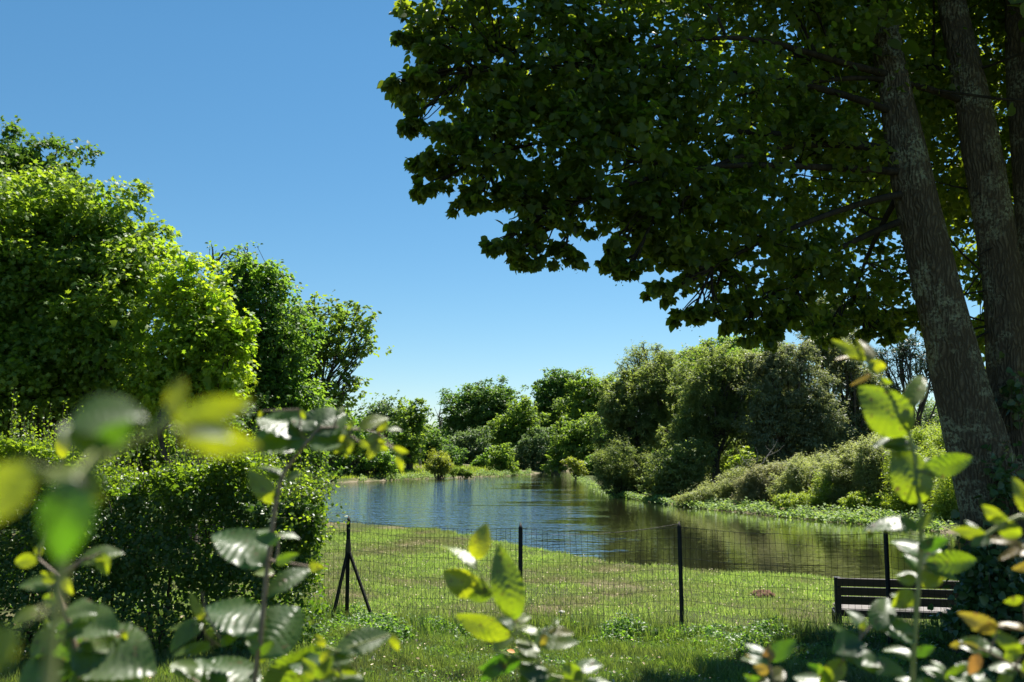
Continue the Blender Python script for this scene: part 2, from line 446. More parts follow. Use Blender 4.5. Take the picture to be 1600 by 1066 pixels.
def crown(lobes, leaf, cover, per=26, spread=.22, kind='diamond', inner=.16, upw=.6, zmin=None, gap=.0, bough=1.0, sprig=.05):
    """leaf clumps over and inside the lobes; returns leaf arrays and the clump centres of every lobe"""
    POS, NRM, AX, SZ, RD, CL = [], [], [], [], [], []
    la = {'diamond': .33, 'narrow': .16, 'oval': .39, 'star': .36, 'heart': .65}[kind] * 1.35 * leaf * leaf
    for c, r in lobes:
        rm = (r[0] * r[1] * r[2]) ** (1 / 3)
        area = 4 * np.pi * rm * rm
        n = max(60, int(cover * area / la)); nc = max(10, int(n * (1 - inner) / per))
        # boughs: smaller rounded masses carried on the lobe, clumps of leaves on each bough
        nb = max(5, min(16, nc // 5))
        ub = unit(nb * 3)
        best = [0]                                   # spread the boughs evenly
        for _ in range(nb - 1):
            dm = (ub @ ub[best].T).max(1); best.append(int(np.argmin(dm + .25 * RNG.random(len(ub)))))
        ub = ub[best]
        bc = c + ub * r * (.50 + (.62 if kind == 'narrow' else .32 if kind == 'heart' else .46) * RNG.random(nb) ** 1.3)[:, None]
        br = (.36 + .26 * RNG.random(nb)) * bough * (.82 if kind == 'narrow' else 1)
        bi = RNG.integers(0, nb, nc)
        u = unit(nc) + .55 * ub[bi] + np.array([0, 0, .25]); u /= np.linalg.norm(u, axis=1)[:, None]
        cen = bc[bi] + u * r * (br[bi] * (.55 + .5 * RNG.random(nc)))[:, None]
        CL.append((c, cen))
        crnd = np.clip(RNG.random(nb)[bi] * .5 + .5 * RNG.random(nc), 0, 1)
        m = np.maximum(3, RNG.poisson(per, nc))
        idx = np.repeat(np.arange(nc), m)
        sp = spread * .62 * rm * (0.5 + 1.0 * RNG.random(nc))
        off = RNG.normal(size=(len(idx), 3)) * sp[idx][:, None] * np.array([.62, .62, .40])
        p = cen[idx] + off
        out = u[idx]
        nr = .45 * out + np.array([0, 0, upw]) + .75 * unit(len(idx))
        ax = .8 * out + off / (sp[idx][:, None] + 1e-6) * .5 + np.array([0, 0, -.35]) + .5 * unit(len(idx))
        POS.append(p); NRM.append(nr); AX.append(ax)
        SZ.append(leaf * (.65 + .7 * RNG.random(len(idx))))
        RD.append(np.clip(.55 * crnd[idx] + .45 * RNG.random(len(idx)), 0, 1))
        # leading shoots that break the outline
        ns = max(3, int(nc * sprig)); us = unit(ns) + np.array([0, 0, .35]); us /= np.linalg.norm(us, axis=1)[:, None]
        k = RNG.integers(0, nb, ns); s0 = bc[k] + us * r * (br[k] * .9)[:, None]
        dv = us * .55 + np.array([0, 0, .75]) + .3 * unit(ns); ln = rm * (.16 + .30 * RNG.random(ns)) * (1.35 if kind == 'narrow' else 1)
        ms = max(4, int(per * .6)); i2 = np.repeat(np.arange(ns), ms); tt = RNG.random(len(i2))
        q = s0[i2] + dv[i2] * (ln[i2] * tt)[:, None] + RNG.normal(size=(len(i2), 3)) * (rm * .05 * (1.25 - tt))[:, None]
        POS.append(q); NRM.append(us[i2] * .4 + [0, 0, upw] + .8 * unit(len(i2))); AX.append(us[i2] + .7 * unit(len(i2)))
        SZ.append(leaf * (.55 + .6 * RNG.random(len(i2)))); RD.append(np.clip(.35 + .65 * RNG.random(len(i2)), 0, 1))
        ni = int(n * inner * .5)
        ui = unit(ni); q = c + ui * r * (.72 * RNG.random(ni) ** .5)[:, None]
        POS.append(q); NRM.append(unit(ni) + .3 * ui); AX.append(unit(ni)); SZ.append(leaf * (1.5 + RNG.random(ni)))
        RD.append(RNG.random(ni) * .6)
    pos = np.concatenate(POS); nrm = np.concatenate(NRM); ax = np.concatenate(AX); sz = np.concatenate(SZ); rd = np.concatenate(RD)
    k = np.ones(len(pos), bool)
    k &= pos[:, 2] > (zg(pos[:, 0], pos[:, 1]) + .02 if zmin is None else zmin)
    k &= pos[:, 2] > WATER + .03
    if gap > 0:
        f = np.sin(pos[:, 0] * 2.1 / leaf * .12 + 3) * np.sin(pos[:, 2] * 2.3 / leaf * .12) * np.sin(pos[:, 1] * 1.7 / leaf * .12 + 1)
        k &= f < (1 - gap)
    return (pos[k], nrm[k], ax[k], sz[k], rd[k]), CL


def tree(name, label, cat, base, lobes, leaf, mat, cover=1.7, trunk=.16, bark='bark', per=26, spread=.22, kind='diamond',
         twigs=6, group=None, sprig=None, loose=None, inner=.16, upw=.6, lean=None, gap=0., bushy=False, twig_r=.012):
    bx, by = base
    bz = zg1(bx, by) if bushy is False or True else 0
    root = thing(name, label, cat, (bx, by, bz), group)
    loc = np.array([bx, by, bz])
    nl = loose if loose is not None else (3 if kind == 'narrow' else 0)
    if kind == 'narrow' and not bushy and cover > 1:
        leaf *= 1.25; per = int(per * 1.9); spread *= .8
    if nl:
        lobes = loosen(lobes, nl); cover = cover / (.81 + .25 * nl) * 1.35; twigs = max(2, int(twigs / (nl * .6 + 1)) + 1)
    arr, CL = crown(lobes, leaf, cover, per, spread, kind, inner, upw, None, gap, 1.0, sprig if sprig is not None else (.34 if kind == 'narrow' else .07))
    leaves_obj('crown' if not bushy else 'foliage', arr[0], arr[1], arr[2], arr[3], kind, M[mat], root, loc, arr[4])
    t = Tubes()
    cs = np.array([c for c, r in lobes]); top = cs[:, 2].max(); mid = cs.mean(0)
    if bushy:
        for c, cen in CL:
            for k in range(twigs):
                e = cen[RNG.integers(len(cen))]
                a = loc + np.array([(c[0] - bx) * .35 * RNG.random() + RNG.normal(0, .08), RNG.normal(0, .08), -.03])
                if e[2] > a[2] + .1:
                    t.curve(a, e, trunk * .5, trunk * .12, .08, 5, 4)
    else:
        hgt = max(top - bz, .5)
        fork = loc + (mid - loc) * np.array([.35, .35, 0]) + np.array([0, 0, .38 * hgt])
        if lean is not None:
            fork = fork + np.array([lean, 0, 0])
        pts = t.curve(loc - np.array([0, 0, .15]), fork, trunk * 1.25, trunk * .8, .03, 6, 8)
        for c, cen in CL:
            k = RNG.integers(3, len(pts))
            lp = t.curve(pts[k], c, trunk * (.55 if nl == 0 else .38), trunk * .16, .10, 6, 6, .05)
            for j in range(twigs):
                e = cen[RNG.integers(len(cen))]
                t.curve(lp[RNG.integers(3, 7)], e, trunk * .2, max(twig_r * .4, trunk * .05), .10, 5, 4)
    t.build('trunk' if not bushy else 'stems', M[bark], root, loc)
    return root


# ------------------------------------------------------------------ ground and water
def axis_steps(spec):
    out = [spec[0][0]]
    for a, b, s in spec:
        n = max(1, int(round((b - a) / s)))
        out += list(np.linspace(a, b, n + 1)[1:])
    return np.array(out)


gx = axis_steps([(-1500, -300, 200), (-300, -60, 24), (-60, -16, 2), (-16, -4, .5), (-4, 8, .22), (8, 22, .5), (22, 60, 2), (60, 300, 24), (300, 1500, 200)])
gy = axis_steps([(-200, -20, 30), (-20, 4, 1.5), (4, 14, .16), (14, 36, .35), (36, 60, .6), (60, 125, 1.0), (125, 300, 12), (300, 1500, 150)])
XX, YY = np.meshgrid(gx, gy)
ZZ = zg(XX.ravel(), YY.ravel())
nx, ny = len(gx), len(gy)
ii = (np.arange(ny - 1)[:, None] * nx + np.arange(nx - 1)[None, :]).ravel()
Fg = np.stack([ii, ii + 1, ii + 1 + nx, ii + nx], 1)


def ground_mat():
    m, nt, out = new_mat('ground')
    tc = N(nt, 'ShaderNodeTexCoord')
    n1 = noise(nt, .5, 5, .6, tc.outputs['Object']); n2 = noise(nt, 6, 6, .7, tc.outputs['Object']); n3 = noise(nt, 60, 3, .7, tc.outputs['Object'])
    green = mixrgb(nt, n2, (.035, .055, .014), (.075, .085, .028))
    dry = mixrgb(nt, n3, (.16, .125, .07), (.26, .21, .13))
    c = mixrgb(nt, mapr(nt, n1, .50, .68), green, dry)
    sh = N(nt, 'ShaderNodeAttribute', attribute_name='shore').outputs['Fac']
    mud = mixrgb(nt, n2, (.14, .115, .075), (.25, .21, .145))
    a = N(nt, 'ShaderNodeMath', operation='MULTIPLY_ADD'); nt.links.new(noise(nt, .35, 4, .6, tc.outputs['Object']), a.inputs[0]); a.inputs[1].default_value = 1.3; nt.links.new(sh, a.inputs[2])
    c = mixrgb(nt, mapr(nt, a.outputs[0], .80, .95, 1, 0), c, mud)
    p = N(nt, 'ShaderNodeBsdfPrincipled'); p.inputs['Roughness'].default_value = .95; p.inputs['Specular IOR Level'].default_value = .1
    nt.links.new(c, p.inputs['Base Color'])
    b = N(nt, 'ShaderNodeBump'); b.inputs['Strength'].default_value = .8; b.inputs['Distance'].default_value = .03
    nt.links.new(n3, b.inputs['Height']); nt.links.new(b.outputs[0], p.inputs['Normal'])
    nt.links.new(p.outputs[0], out.inputs[0])
    return m


g = mesh_obj('ground', np.stack([XX.ravel(), YY.ravel(), ZZ], 1), [Fg], ground_mat(), smooth=True,
             attrs={'shore': river_sd(XX.ravel(), YY.ravel())})
tag(g, kind='structure')


def water_mat():
    m, nt, out = new_mat('river water')
    tc = N(nt, 'ShaderNodeTexCoord')
    mp = N(nt, 'ShaderNodeMapping'); mp.inputs['Scale'].default_value = (.55, 1.0, 1); mp.inputs['Rotation'].default_value = (0, 0, R(14))
    nt.links.new(tc.outputs['Object'], mp.inputs[0])
    n1 = noise(nt, 1.7, 3, .6, mp.outputs[0]); n2 = noise(nt, 6, 2, .6, mp.outputs[0])
    def stretch(sx, sy, rot):
        m_ = N(nt, 'ShaderNodeMapping'); m_.inputs['Scale'].default_value = (sx, sy, 1); m_.inputs['Rotation'].default_value = (0, 0, R(rot))
        nt.links.new(tc.outputs['Object'], m_.inputs[0]); return m_.outputs[0]
    def math_(op, a, b):
        m_ = N(nt, 'ShaderNodeMath', operation=op)
        for k, v in enumerate((a, b)):
            if isinstance(v, bpy.types.NodeSocket): nt.links.new(v, m_.inputs[k])
            else: m_.inputs[k].default_value = v
        return m_.outputs[0]
    broad = noise(nt, 1.0, 3, .55, stretch(.06, .20, 10)); fine = noise(nt, 1.0, 4, .65, stretch(.14, 1.0, 6))
    sep = N(nt, 'ShaderNodeSeparateXYZ'); nt.links.new(tc.outputs['Object'], sep.inputs[0])
    wind = mapr(nt, sep.outputs[0], -4.0, 6.5, .17, -.15)                        # sheltered water by the right bank
    v = math_('ADD', math_('ADD', math_('MULTIPLY', broad, .5), math_('MULTIPLY', fine, .5)), wind)
    patch = mapr(nt, v, .48, .56)                                                # breeze streaks and calm slicks
    ad = N(nt, 'ShaderNodeMath', operation='MULTIPLY_ADD'); nt.links.new(n2, ad.inputs[0]); ad.inputs[1].default_value = .22; nt.links.new(n1, ad.inputs[2])
    b = N(nt, 'ShaderNodeBump'); b.inputs['Distance'].default_value = .28
    st = mapr(nt, patch, 0, 1, .045, .45)
    nt.links.new(st, b.inputs['Strength'])
    nt.links.new(ad.outputs[0], b.inputs['Height'])
    p = N(nt, 'ShaderNodeBsdfPrincipled')
    p.inputs['Base Color'].default_value = (.030, .031, .013, 1)
    p.inputs['Roughness'].default_value = .05; p.inputs['IOR'].default_value = 1.4
    p.inputs['Coat Weight'].default_value = 1.0; p.inputs['Coat Roughness'].default_value = .05; p.inputs['Coat IOR'].default_value = 1.4
    nt.links.new(b.outputs[0], p.inputs['Coat Normal'])
    nt.links.new(b.outputs[0], p.inputs['Normal'])
    nt.links.new(p.outputs[0], out.inputs[0])
    return m


wx = axis_steps([(-40, 64, 4)]); wy = axis_steps([(6, 122, 4)])
WX, WY = np.meshgrid(wx, wy); n_ = len(wx)
ii = (np.arange(len(wy) - 1)[:, None] * n_ + np.arange(n_ - 1)[None, :]).ravel()
w = mesh_obj('river_water', np.stack([WX.ravel(), WY.ravel(), np.full(WX.size, WATER)], 1), [np.stack([ii, ii + 1, ii + 1 + n_, ii + n_], 1)], water_mat(), smooth=True)
tag(w, kind='structure')


# ------------------------------------------------------------------ grass (uncountable)
def grass(name, n, xr, yr, h, wd, mat, keep=None, lean=.5):
    x = RNG.uniform(*xr, n); y = RNG.uniform(*yr, n)
    s = river_sd(x, y); k = s > .55
    k &= np.abs(x) < y * .56 + .6
    if keep is not None:
        k &= keep(x, y)
    x, y = x[k], y[k]; n = len(x)
    tuft = .55 + .45 * np.sin(x * 3.1 + np.sin(y * 2.3) * 2) * np.sin(y * 2.7 + 1.3) + .35 * np.sin(x * 9 + y * 7)
    hh = h * (.35 + 1.1 * RNG.random(n) ** 1.6) * np.clip(.62 + .62 * tuft, .25, 1.9)
    pos = np.stack([x, y, zg(x, y) - .005], 1)
    a = RNG.uniform(0, 2 * np.pi, n)
    ax = np.stack([np.cos(a) * lean * RNG.random(n) * 1.6, np.sin(a) * lean * RNG.random(n) * 1.6, np.ones(n)], 1)
    nr = np.stack([np.cos(a), np.sin(a), np.zeros(n)], 1) + .25 * unit(n)
    o = leaves_obj(name, pos, nr, ax, hh, 'blade', M[mat], rnd=np.clip(RNG.random(n) * .7 + .3 * np.clip(tuft, 0, 1), 0, 1), width=wd * (.6 + .8 * RNG.random(n)))
    return tag(o, kind='stuff')


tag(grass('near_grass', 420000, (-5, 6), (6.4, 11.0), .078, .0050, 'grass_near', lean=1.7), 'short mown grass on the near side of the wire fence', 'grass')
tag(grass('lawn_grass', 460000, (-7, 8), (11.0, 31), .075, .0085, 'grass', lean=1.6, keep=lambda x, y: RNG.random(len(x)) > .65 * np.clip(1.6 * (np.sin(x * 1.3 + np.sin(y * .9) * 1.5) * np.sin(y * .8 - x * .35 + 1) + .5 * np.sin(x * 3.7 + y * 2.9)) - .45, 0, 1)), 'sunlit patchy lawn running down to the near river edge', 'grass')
tag(grass('far_bank_grass', 16000, (-17, 1), (78, 104), .22, .06, 'bright', lean=.6), 'bright grass strip on the far bank left of the inlet', 'grass')

# bits of dry leaf, daisies, clover heads; many stand in for blade glints
n = 6500; x = RNG.uniform(-6, 7, n); y = RNG.uniform(7, 27, n); k = (river_sd(x, y) > .7) & (np.abs(x) < y * .56 + .5); x, y = x[k], y[k]; n = len(x)
o = leaves_obj('lawn_specks', np.stack([x, y, zg(x, y) + .035 + .03 * RNG.random(n)], 1), unit(n) * .6 + [0, -.4, .8], unit(n), .024 * (.4 + RNG.random(n)), 'oval',
               plain_mat('dry leaf bits and daisies', (.62, .55, .40), (.42, .30, .16), .8, .2, 3))
tag(o, 'tiny pale daisies, dry leaf bits and painted blade glints scattered over the lawn', 'lawn specks', kind='stuff')

# weeds along the fence foot and the hedge foot
def weed_patch(name, label, spots, n_each, hmax, leaf):
    PO, NR, AX, SZ = [], [], [], []
    for (x, y, rx, ry, hm) in spots:
        n = int(n_each * rx * ry * (9 if hm > .18 else 3))
        a = RNG.uniform(0, 2 * np.pi, n); r = np.sqrt(RNG.random(n))
        xx = x + np.cos(a) * r * rx; yy = y + np.sin(a) * r * ry
        lump = .55 + .45 * np.sin(xx * 7 + yy * 3) * np.sin(yy * 8 - xx * 2)
        zz = zg(xx, yy) + hm * hmax * lump * (1 - r ** 3) * RNG.random(n) ** .6 + .01
        PO.append(np.stack([xx, yy, zz], 1))
    p = np.concatenate(PO); n = len(p)
    o = leaves_obj(name, p, np.array([0, -.15, 1]) + .8 * unit(n), unit(n), leaf * (.5 + .9 * RNG.random(n)), 'oval', M['weeds'])
    tag(o, label, 'weeds', kind='stuff')


spots = []
for k in range(46):
    x = -2.6 + k * .155
    spots.append((x, 9.55 - .1 * x + .9 * float(sm((-x - .5) / 2.5)) * .9 + RNG.normal(0, .09), .42, .30, .25 + .5 * RNG.random()))
for k in range(22):
    spots.append((RNG.uniform(1.6, 5.2), RNG.uniform(8.2, 9.6), .28, .25, .3 + .5 * RNG.random()))
for k in range(14):
    spots.append((RNG.uniform(-2.4, -1.0), RNG.uniform(8.9, 10.6), .25, .3, .4 + .6 * RNG.random()))
for k in range(60):
    spots.append((RNG.uniform(-2.5, 4), RNG.uniform(7.0, 9.4), .2 + .5 * RNG.random(), .15 + .25 * RNG.random(), .12 * RNG.random() + .05))
weed_patch('fence_weeds', 'low leafy weeds along the foot of the wire fence', spots, 1000, .30, .030)

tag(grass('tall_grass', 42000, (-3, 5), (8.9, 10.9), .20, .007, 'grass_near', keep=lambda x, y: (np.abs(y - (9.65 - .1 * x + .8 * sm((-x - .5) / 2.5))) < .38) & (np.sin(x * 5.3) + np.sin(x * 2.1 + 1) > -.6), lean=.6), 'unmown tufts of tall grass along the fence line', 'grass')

# ------------------------------------------------------------------ fence
posts_px = [(545, 806, 10.5), (813, 817, 9.55), (1062, 815, 9.7), (1383, 824, 9.0)]
fence_root = thing('wire_fence', 'green wire mesh fence on dark posts between grass and river lawn', 'fence', (0, 9.6, 0))
floc = np.array([0, 9.6, 0.])
tops = [P(*q) for q in posts_px]
# the run carries on to the left behind the hedge and to the right behind the trunk
tops = [tops[0] + np.array([-2.0, .5, 0])] + tops + [np.array([tops[3][0] + 1.75, tops[3][1] - .05, tops[3][2] - .12])]


def box_bm(V, F, n0, c, sx, sy, sz):
    pass


for k, tp in enumerate(tops):
    x, y, z1 = tp; z0 = zg1(x, y) - .25
    # angle-iron profile with a pointed top
    prof = np.array([[-.020, -.018], [.020, -.018], [.020, -.010], [.006, -.010], [.006, .022], [-.006, .022], [-.006, -.010], [-.020, -.010]])
    m = len(prof); lean = RNG.normal(0, .006, 2)
    V = [np.c_[prof[:, 0] + x + lean[0] * -1, prof[:, 1] + y, np.full(m, z0)],
         np.c_[prof[:, 0] + x + lean[0], prof[:, 1] + y, np.full(m, z1 - .05)],
         np.c_[prof[:, 0] * .2 + x + lean[0], prof[:, 1] * .2 + y, np.full(m, z1)]]
    F = []
    for lv in range(2):
        for i in range(m):
            F.append([lv * m + i, lv * m + (i + 1) % m, (lv + 1) * m + (i + 1) % m, (lv + 1) * m + i])
    mesh_obj('post', np.concatenate(V), [np.array(F), np.array([list(range(2 * m, 3 * m))])], M['post'], fence_root, floc)

# two raking struts and a clamp on the corner post
tp = tops[1]
knee = np.array([tp[0], tp[1], tp[2] - .34])
for ex, ey in ((P(592, 967, 10.2), .0), (P(515, 914, 10.15), 0)):
    foot = np.array([ex[0], ex[1], zg1(ex[0], ex[1]) - .1])
    t = Tubes(); t.add([knee, (knee + foot) / 2, foot], [.021, .021, .021], 4)
    t.build('strut', M['post'], fence_root, floc)
t = Tubes(); t.add([knee + np.array([0, 0, -.07]), knee, knee + np.array([0, 0, .10])], [.034, .036, .024], 6)
t.build('clamp', M['bark'], fence_root, floc)

wt = Tubes()
H = .98
for a, b in zip(tops[:-1], tops[1:]):
    L = np.linalg.norm((b - a)[:2]); nv = int(L / .052)
    ph = RNG.uniform(0, 6)
    def wp(s, h):
        x = a[0] + (b[0] - a[0]) * s; y = a[1] + (b[1] - a[1]) * s
        zt = (a[2] + (b[2] - a[2]) * s) - .055 - .035 * math.sin(math.pi * s)
        w_ = math.sin(math.pi * s)
        return np.array([x + .008 * math.sin(9 * s + h * 5 + ph) * w_, y + .02 + .03 * math.sin(5 * s + h * 3 + ph) * w_,
                         zt - h + .008 * math.sin(14 * s + ph) * w_ * (1 + h)])
    for i in range(1, nv):
        s = i / nv
        jit = RNG.normal(0, .0035, 5)
        pts = np.array([wp(s, h) for h in np.linspace(0, H, 5)]); pts[:, 0] += jit
        wt.add(pts, .0018, 3)
    rows = np.linspace(0, H, 11)
    for j, h in enumerate(rows):
        pts = np.array([wp(s, h) for s in np.linspace(0, 1, 13)]); pts[1:-1, 2] += RNG.normal(0, .003, 11)
        wt.add(pts, .0024 if j in (0, 10) else .0018, 3)
wt.build('wire_mesh', M['wire'], fence_root, floc)
tw = Tubes()
a, b = tops[2], tops[3]
tw.curve(a - [0, 0, .10], b - [0, 0, .02], .0018, .0018, .0, 10, 3, -.03)
tw.build('tension_wire', M['bench_grey'], fence_root, floc)

# ------------------------------------------------------------------ bench beyond the fence, back towards us
def boxes(parts):
    V, F = [], []; n = 0
    for (c, s) in parts:
        c = np.array(c, float); s = np.array(s, float) / 2; b = min(s) * .25
        # chamfered box
        pts = []
        for sx in (-1, 1):
            for sy in (-1, 1):
                for sz in (-1, 1):
                    k = np.array([sx, sy, sz])
                    for ax in range(3):
                        q = s - b; q = q.copy(); q[ax] = s[ax]
                        pts.append(c + k * q)
        V.append(np.array(pts)); F.append(n); n += 24
    return np.concatenate(V), F


def chamfer_obj(name, parts, mat, parent, loc, rot=None):
    import bmesh
    bm = bmesh.new()
    for c, s in parts:
        r = bmesh.ops.create_cube(bm, size=1)
        bmesh.ops.scale(bm, vec=s, verts=r['verts']); bmesh.ops.translate(bm, vec=c, verts=r['verts'])
    bmesh.ops.bevel(bm, geom=bm.edges[:], offset=.004, segments=1, affect='EDGES')
    me = bpy.data.meshes.new(name); bm.to_mesh(me); bm.free(); me.materials.append(mat)
    o = bpy.data.objects.new(name, me); COL.objects.link(o); o.parent = parent
    if rot:
        o.location = rot[0]; o.rotation_euler = rot[1]
    return o


BL = 1.85
bl = P(1303, 900, 11.6)
bgz = bl[2] - .84
bench = thing('park_bench', 'dark slatted park bench facing the river behind the fence', 'bench', (bl[0] + BL / 2 * math.cos(R(12)), 11.6 - BL / 2 * math.sin(R(12)), bgz))
bench.rotation_euler = (0, 0, R(-12))
for i in range(3):      # back rest slats, leaning towards us
    z = .80 - i * .103
    chamfer_obj('back_slat', [((0, 0, 0), (BL - .06, .03, .090))], M['bench_dark'], bench, None, ((0, -.05 + .16 * (.8 - z), z - .02), (R(9), 0, 0)))
chamfer_obj('rear_rail', [((0, .05, .425), (BL - .08, .04, .075))], M['bench_dark'], bench, None)
for i in range(4):
    chamfer_obj('seat_slat', [((0, 0, 0), (BL - .06, .09, .03))], M['bench_grey'], bench, None, ((0, .125 + i * .105, .455), (R(1), 0, 0)))
for sx in (-1, 1):
    x = sx * (BL / 2 - .035)
    chamfer_obj('end_frame', [((x, 0, .40), (.07, .075, .86)), ((x, .43, .20), (.06, .06, .44)), ((x, .24, .385), (.055, .42, .05))], M['bench_metal'], bench, None)

# ------------------------------------------------------------------ small things on the lawn
def blob(name, c, r, mat, label, cat, flat=.5, nseg=14):
    th = np.linspace(0, np.pi, nseg); ph = np.linspace(0, 2 * np.pi, nseg * 2, endpoint=False)
    TH, PH = np.meshgrid(th, ph, indexing='ij')
    rr = r * (1 + .14 * np.sin(3 * PH + TH * 2 + c[0]) + .10 * np.sin(7 * PH - TH * 5) + .06 * RNG.normal(size=TH.shape) * np.sin(TH))
    V = np.stack([rr * np.sin(TH) * np.cos(PH) + c[0], rr * np.sin(TH) * np.sin(PH) + c[1], rr * flat * np.cos(TH) + c[2]], -1).reshape(-1, 3)
    m = nseg * 2; F = []
    for i in range(nseg - 1):
        for j in range(m):
            F.append([i * m + j, (i + 1) * m + j, (i + 1) * m + (j + 1) % m, i * m + (j + 1) % m])
    o = mesh_obj(name, V, [np.array(F)], mat, loc=tuple(c), smooth=False)
    return tag(o, label, cat)


def on_ground(px, d):
    r = ray(px, 800); x = r[0] / r[1] * d
    return (x, d, zg1(x, d))


c = on_ground(1190, 16.6); blob('molehill', (c[0], c[1], c[2] + .0), .19, M['soil'], 'small brown molehill on the lawn near the water', 'molehill', .5)
c = on_ground(877, 14.6); blob('pale_stone', (c[0], c[1], c[2] + .04), .05, M['stone'], 'white stone lying in the sunlit lawn beyond the fence', 'stone', .6, 8)

c = on_ground(805, 8.45)
fl = leaves_obj('fallen_leaf', np.array([[c[0], c[1], c[2] + .07], [c[0] + .03, c[1], c[2] + .075]]), np.array([[.2, -.7, 1.], [-.3, -.5, 1]]), np.array([[-1., .2, 0.3], [1, .1, .2]]),
                np.array([.075, .07]), 'oval', M['rust_leaf'], loc=c)
tag(fl, 'curled dry orange leaf lying on the near grass', 'fallen leaf')

# ------------------------------------------------------------------ clipped hornbeam hedge on the left
hx0, hx1 = -7.6, -1.72
hedge = thing('hornbeam_hedge', 'dense clipped hornbeam hedge ending by the corner fence post', 'hedge', (-4.4, 8.9, 0))
hloc = np.array([-4.4, 8.9, 0.])


def hedge_prof(x):
    """front, back and top of the hedge at x"""
    e = np.clip((hx1 - x) / 1.15, 0, 1)
    rnd_ = np.sqrt(1 - (1 - e) ** 2)
    mid = 9.15 + .06 * np.sin(x * 4.3) - .12 * (-1.72 - x)
    half = .62 * (.35 + .65 * rnd_)
    top = 1.62 * (.64 + .36 * rnd_) + .09 * np.sin(x * 2.9 + .6) + .12 * np.sin(x * 4.9 + 2) + .07 * np.sin(x * 10) + .22 * sm((-3.9 - x) / 1.2) - .12 * np.exp(-((x + 3.5) / .3) ** 2)
    return mid - half, mid + half, top


n = 120000
x = hx1 - (RNG.random(n) ** 1.15) * (hx1 - hx0)
f, b, tz = hedge_prof(x)
ys = RNG.random(n); side = RNG.random(n)
y = np.where(side < .42, f + np.abs(RNG.normal(0, .13, n)), np.where(side < .55, b - np.abs(RNG.normal(0, .12, n)), f + (b - f) * ys))
zt = RNG.random(n)
z = np.where(side < .55, tz * (.04 + .96 * zt), np.where(side < .88, tz - np.abs(RNG.normal(0, .14, n)), tz * zt))
lum = .15 * np.sin(x * 5 + z * 4) * np.sin(z * 6 - x * 2) + .05 * np.sin(x * 13 + z * 11)
y = y + lum; z = z + .4 * lum * (z > 1)
hol = np.sin(x * 8.3 + 1) * np.sin(z * 7.1 + x) * np.sin(y * 8 + 2) > .42
under = (z < .55) & (RNG.random(n) < .35 + .5 * (.55 - z))
endx = (x > hx1 - .35) & (z < .9) & (RNG.random(n) < .6)
k = ~hol & ~under & ~endx
x, y, z = x[k], y[k], z[k]; n = len(x)
pos = np.stack([x, y, z], 1)
out = np.stack([np.zeros(n), np.where(y < 9.1, -1., .6) * (z < 1.35), np.ones(n) * .8], 1)
young_lit = np.clip((z - 1.3) / .45, 0, 1) * .6 + RNG.random(n) ** 2 * .4  # paler top leaves: young growth, with the sunlit hedge top put into colour
leaves_obj('foliage', pos, out + .9 * unit(n), out * .6 + unit(n), .042 * (.55 + .8 * RNG.random(n)), 'oval', M['hornbeam_hedge'], hedge, hloc, np.clip(young_lit, 0, 1))
# upright new shoots on top
PO, NR, AX, SZ, RD = [], [], [], [], []
st = Tubes()
for k in range(520):
    x = hx1 - .02 - (RNG.random() ** 1.1) * 5.4
    f, b, tz = hedge_prof(np.array([x])); y = float(f[0] + (b[0] - f[0]) * RNG.random()); z0 = float(tz[0]) - .1
    h = (.10 + .34 * RNG.random() ** 2) * (1.5 if x < -4.2 and RNG.random() < .4 else 1)
    e = np.array([x + RNG.normal(0, .06), y + RNG.normal(0, .05), z0 + h + .06])
    pts = st.curve((x, y, z0), e, .003, .0012, .05, 4, 3)
    m = int(6 + h * 40); tt = RNG.random(m) ** .7
    q = np.array([x, y, z0]) + (e - np.array([x, y, z0])) * tt[:, None] + RNG.normal(0, .016, (m, 3))
    PO.append(q); NR.append(unit(m) + [0, -.2, .6]); AX.append(unit(m) + [0, 0, .5]); SZ.append(.038 * (.5 + .7 * RNG.random(m)) * (1.15 - .5 * tt)); RD.append(np.clip(.45 + .6 * RNG.random(m), 0, 1))
# the bulging end near the post
for k in range(150):
    a0 = np.array([hx1 - .25, 9.05 + RNG.normal(0, .3), RNG.uniform(.5, 1.45)])
    e = a0 + np.array([RNG.uniform(.10, .42) * (1 if a0[2] > .95 else .55), RNG.normal(0, .15), RNG.normal(.02, .1)])
    st.curve(a0, e, .003, .0012, .05, 4, 3)
    m = 26; tt = RNG.random(m)
    q = a0 + (e - a0) * tt[:, None] + RNG.normal(0, .025, (m, 3))
    PO.append(q); NR.append(unit(m) + [.2, -.2, .7]); AX.append(unit(m) + [.6, 0, 0]); SZ.append(.04 * (.5 + .7 * RNG.random(m))); RD.append(np.clip(.25 + .7 * RNG.random(m), 0, 1))
leaves_obj('new_shoots', np.concatenate(PO), np.concatenate(NR), np.concatenate(AX), np.concatenate(SZ), 'oval', M['hornbeam_hedge'], hedge, hloc, np.concatenate(RD))
for k in range(60):
    x = RNG.uniform(hx0, hx1 - .7); f, b, tz = hedge_prof(np.array([x])); m_ = float((f[0] + b[0]) / 2) + RNG.normal(0, .15)
    p = st.curve((x, m_, -.05), (x + RNG.normal(0, .15), m_ + RNG.normal(0, .2), float(tz[0]) * .9), .017, .005, .06, 6, 5)
    for j in range(5):
        q = p[RNG.integers(1, 6)]
        st.curve(q, q + np.array([RNG.normal(0, .3), RNG.normal(0, .3), RNG.uniform(.05, .35)]), .006, .002, .08, 4, 4)
st.build('stems', M['bark'], hedge, hloc)

# ------------------------------------------------------------------ trees on the left
def bxy(px, d):
    r = ray(px, 700); return (r[0] / r[1] * d, d)


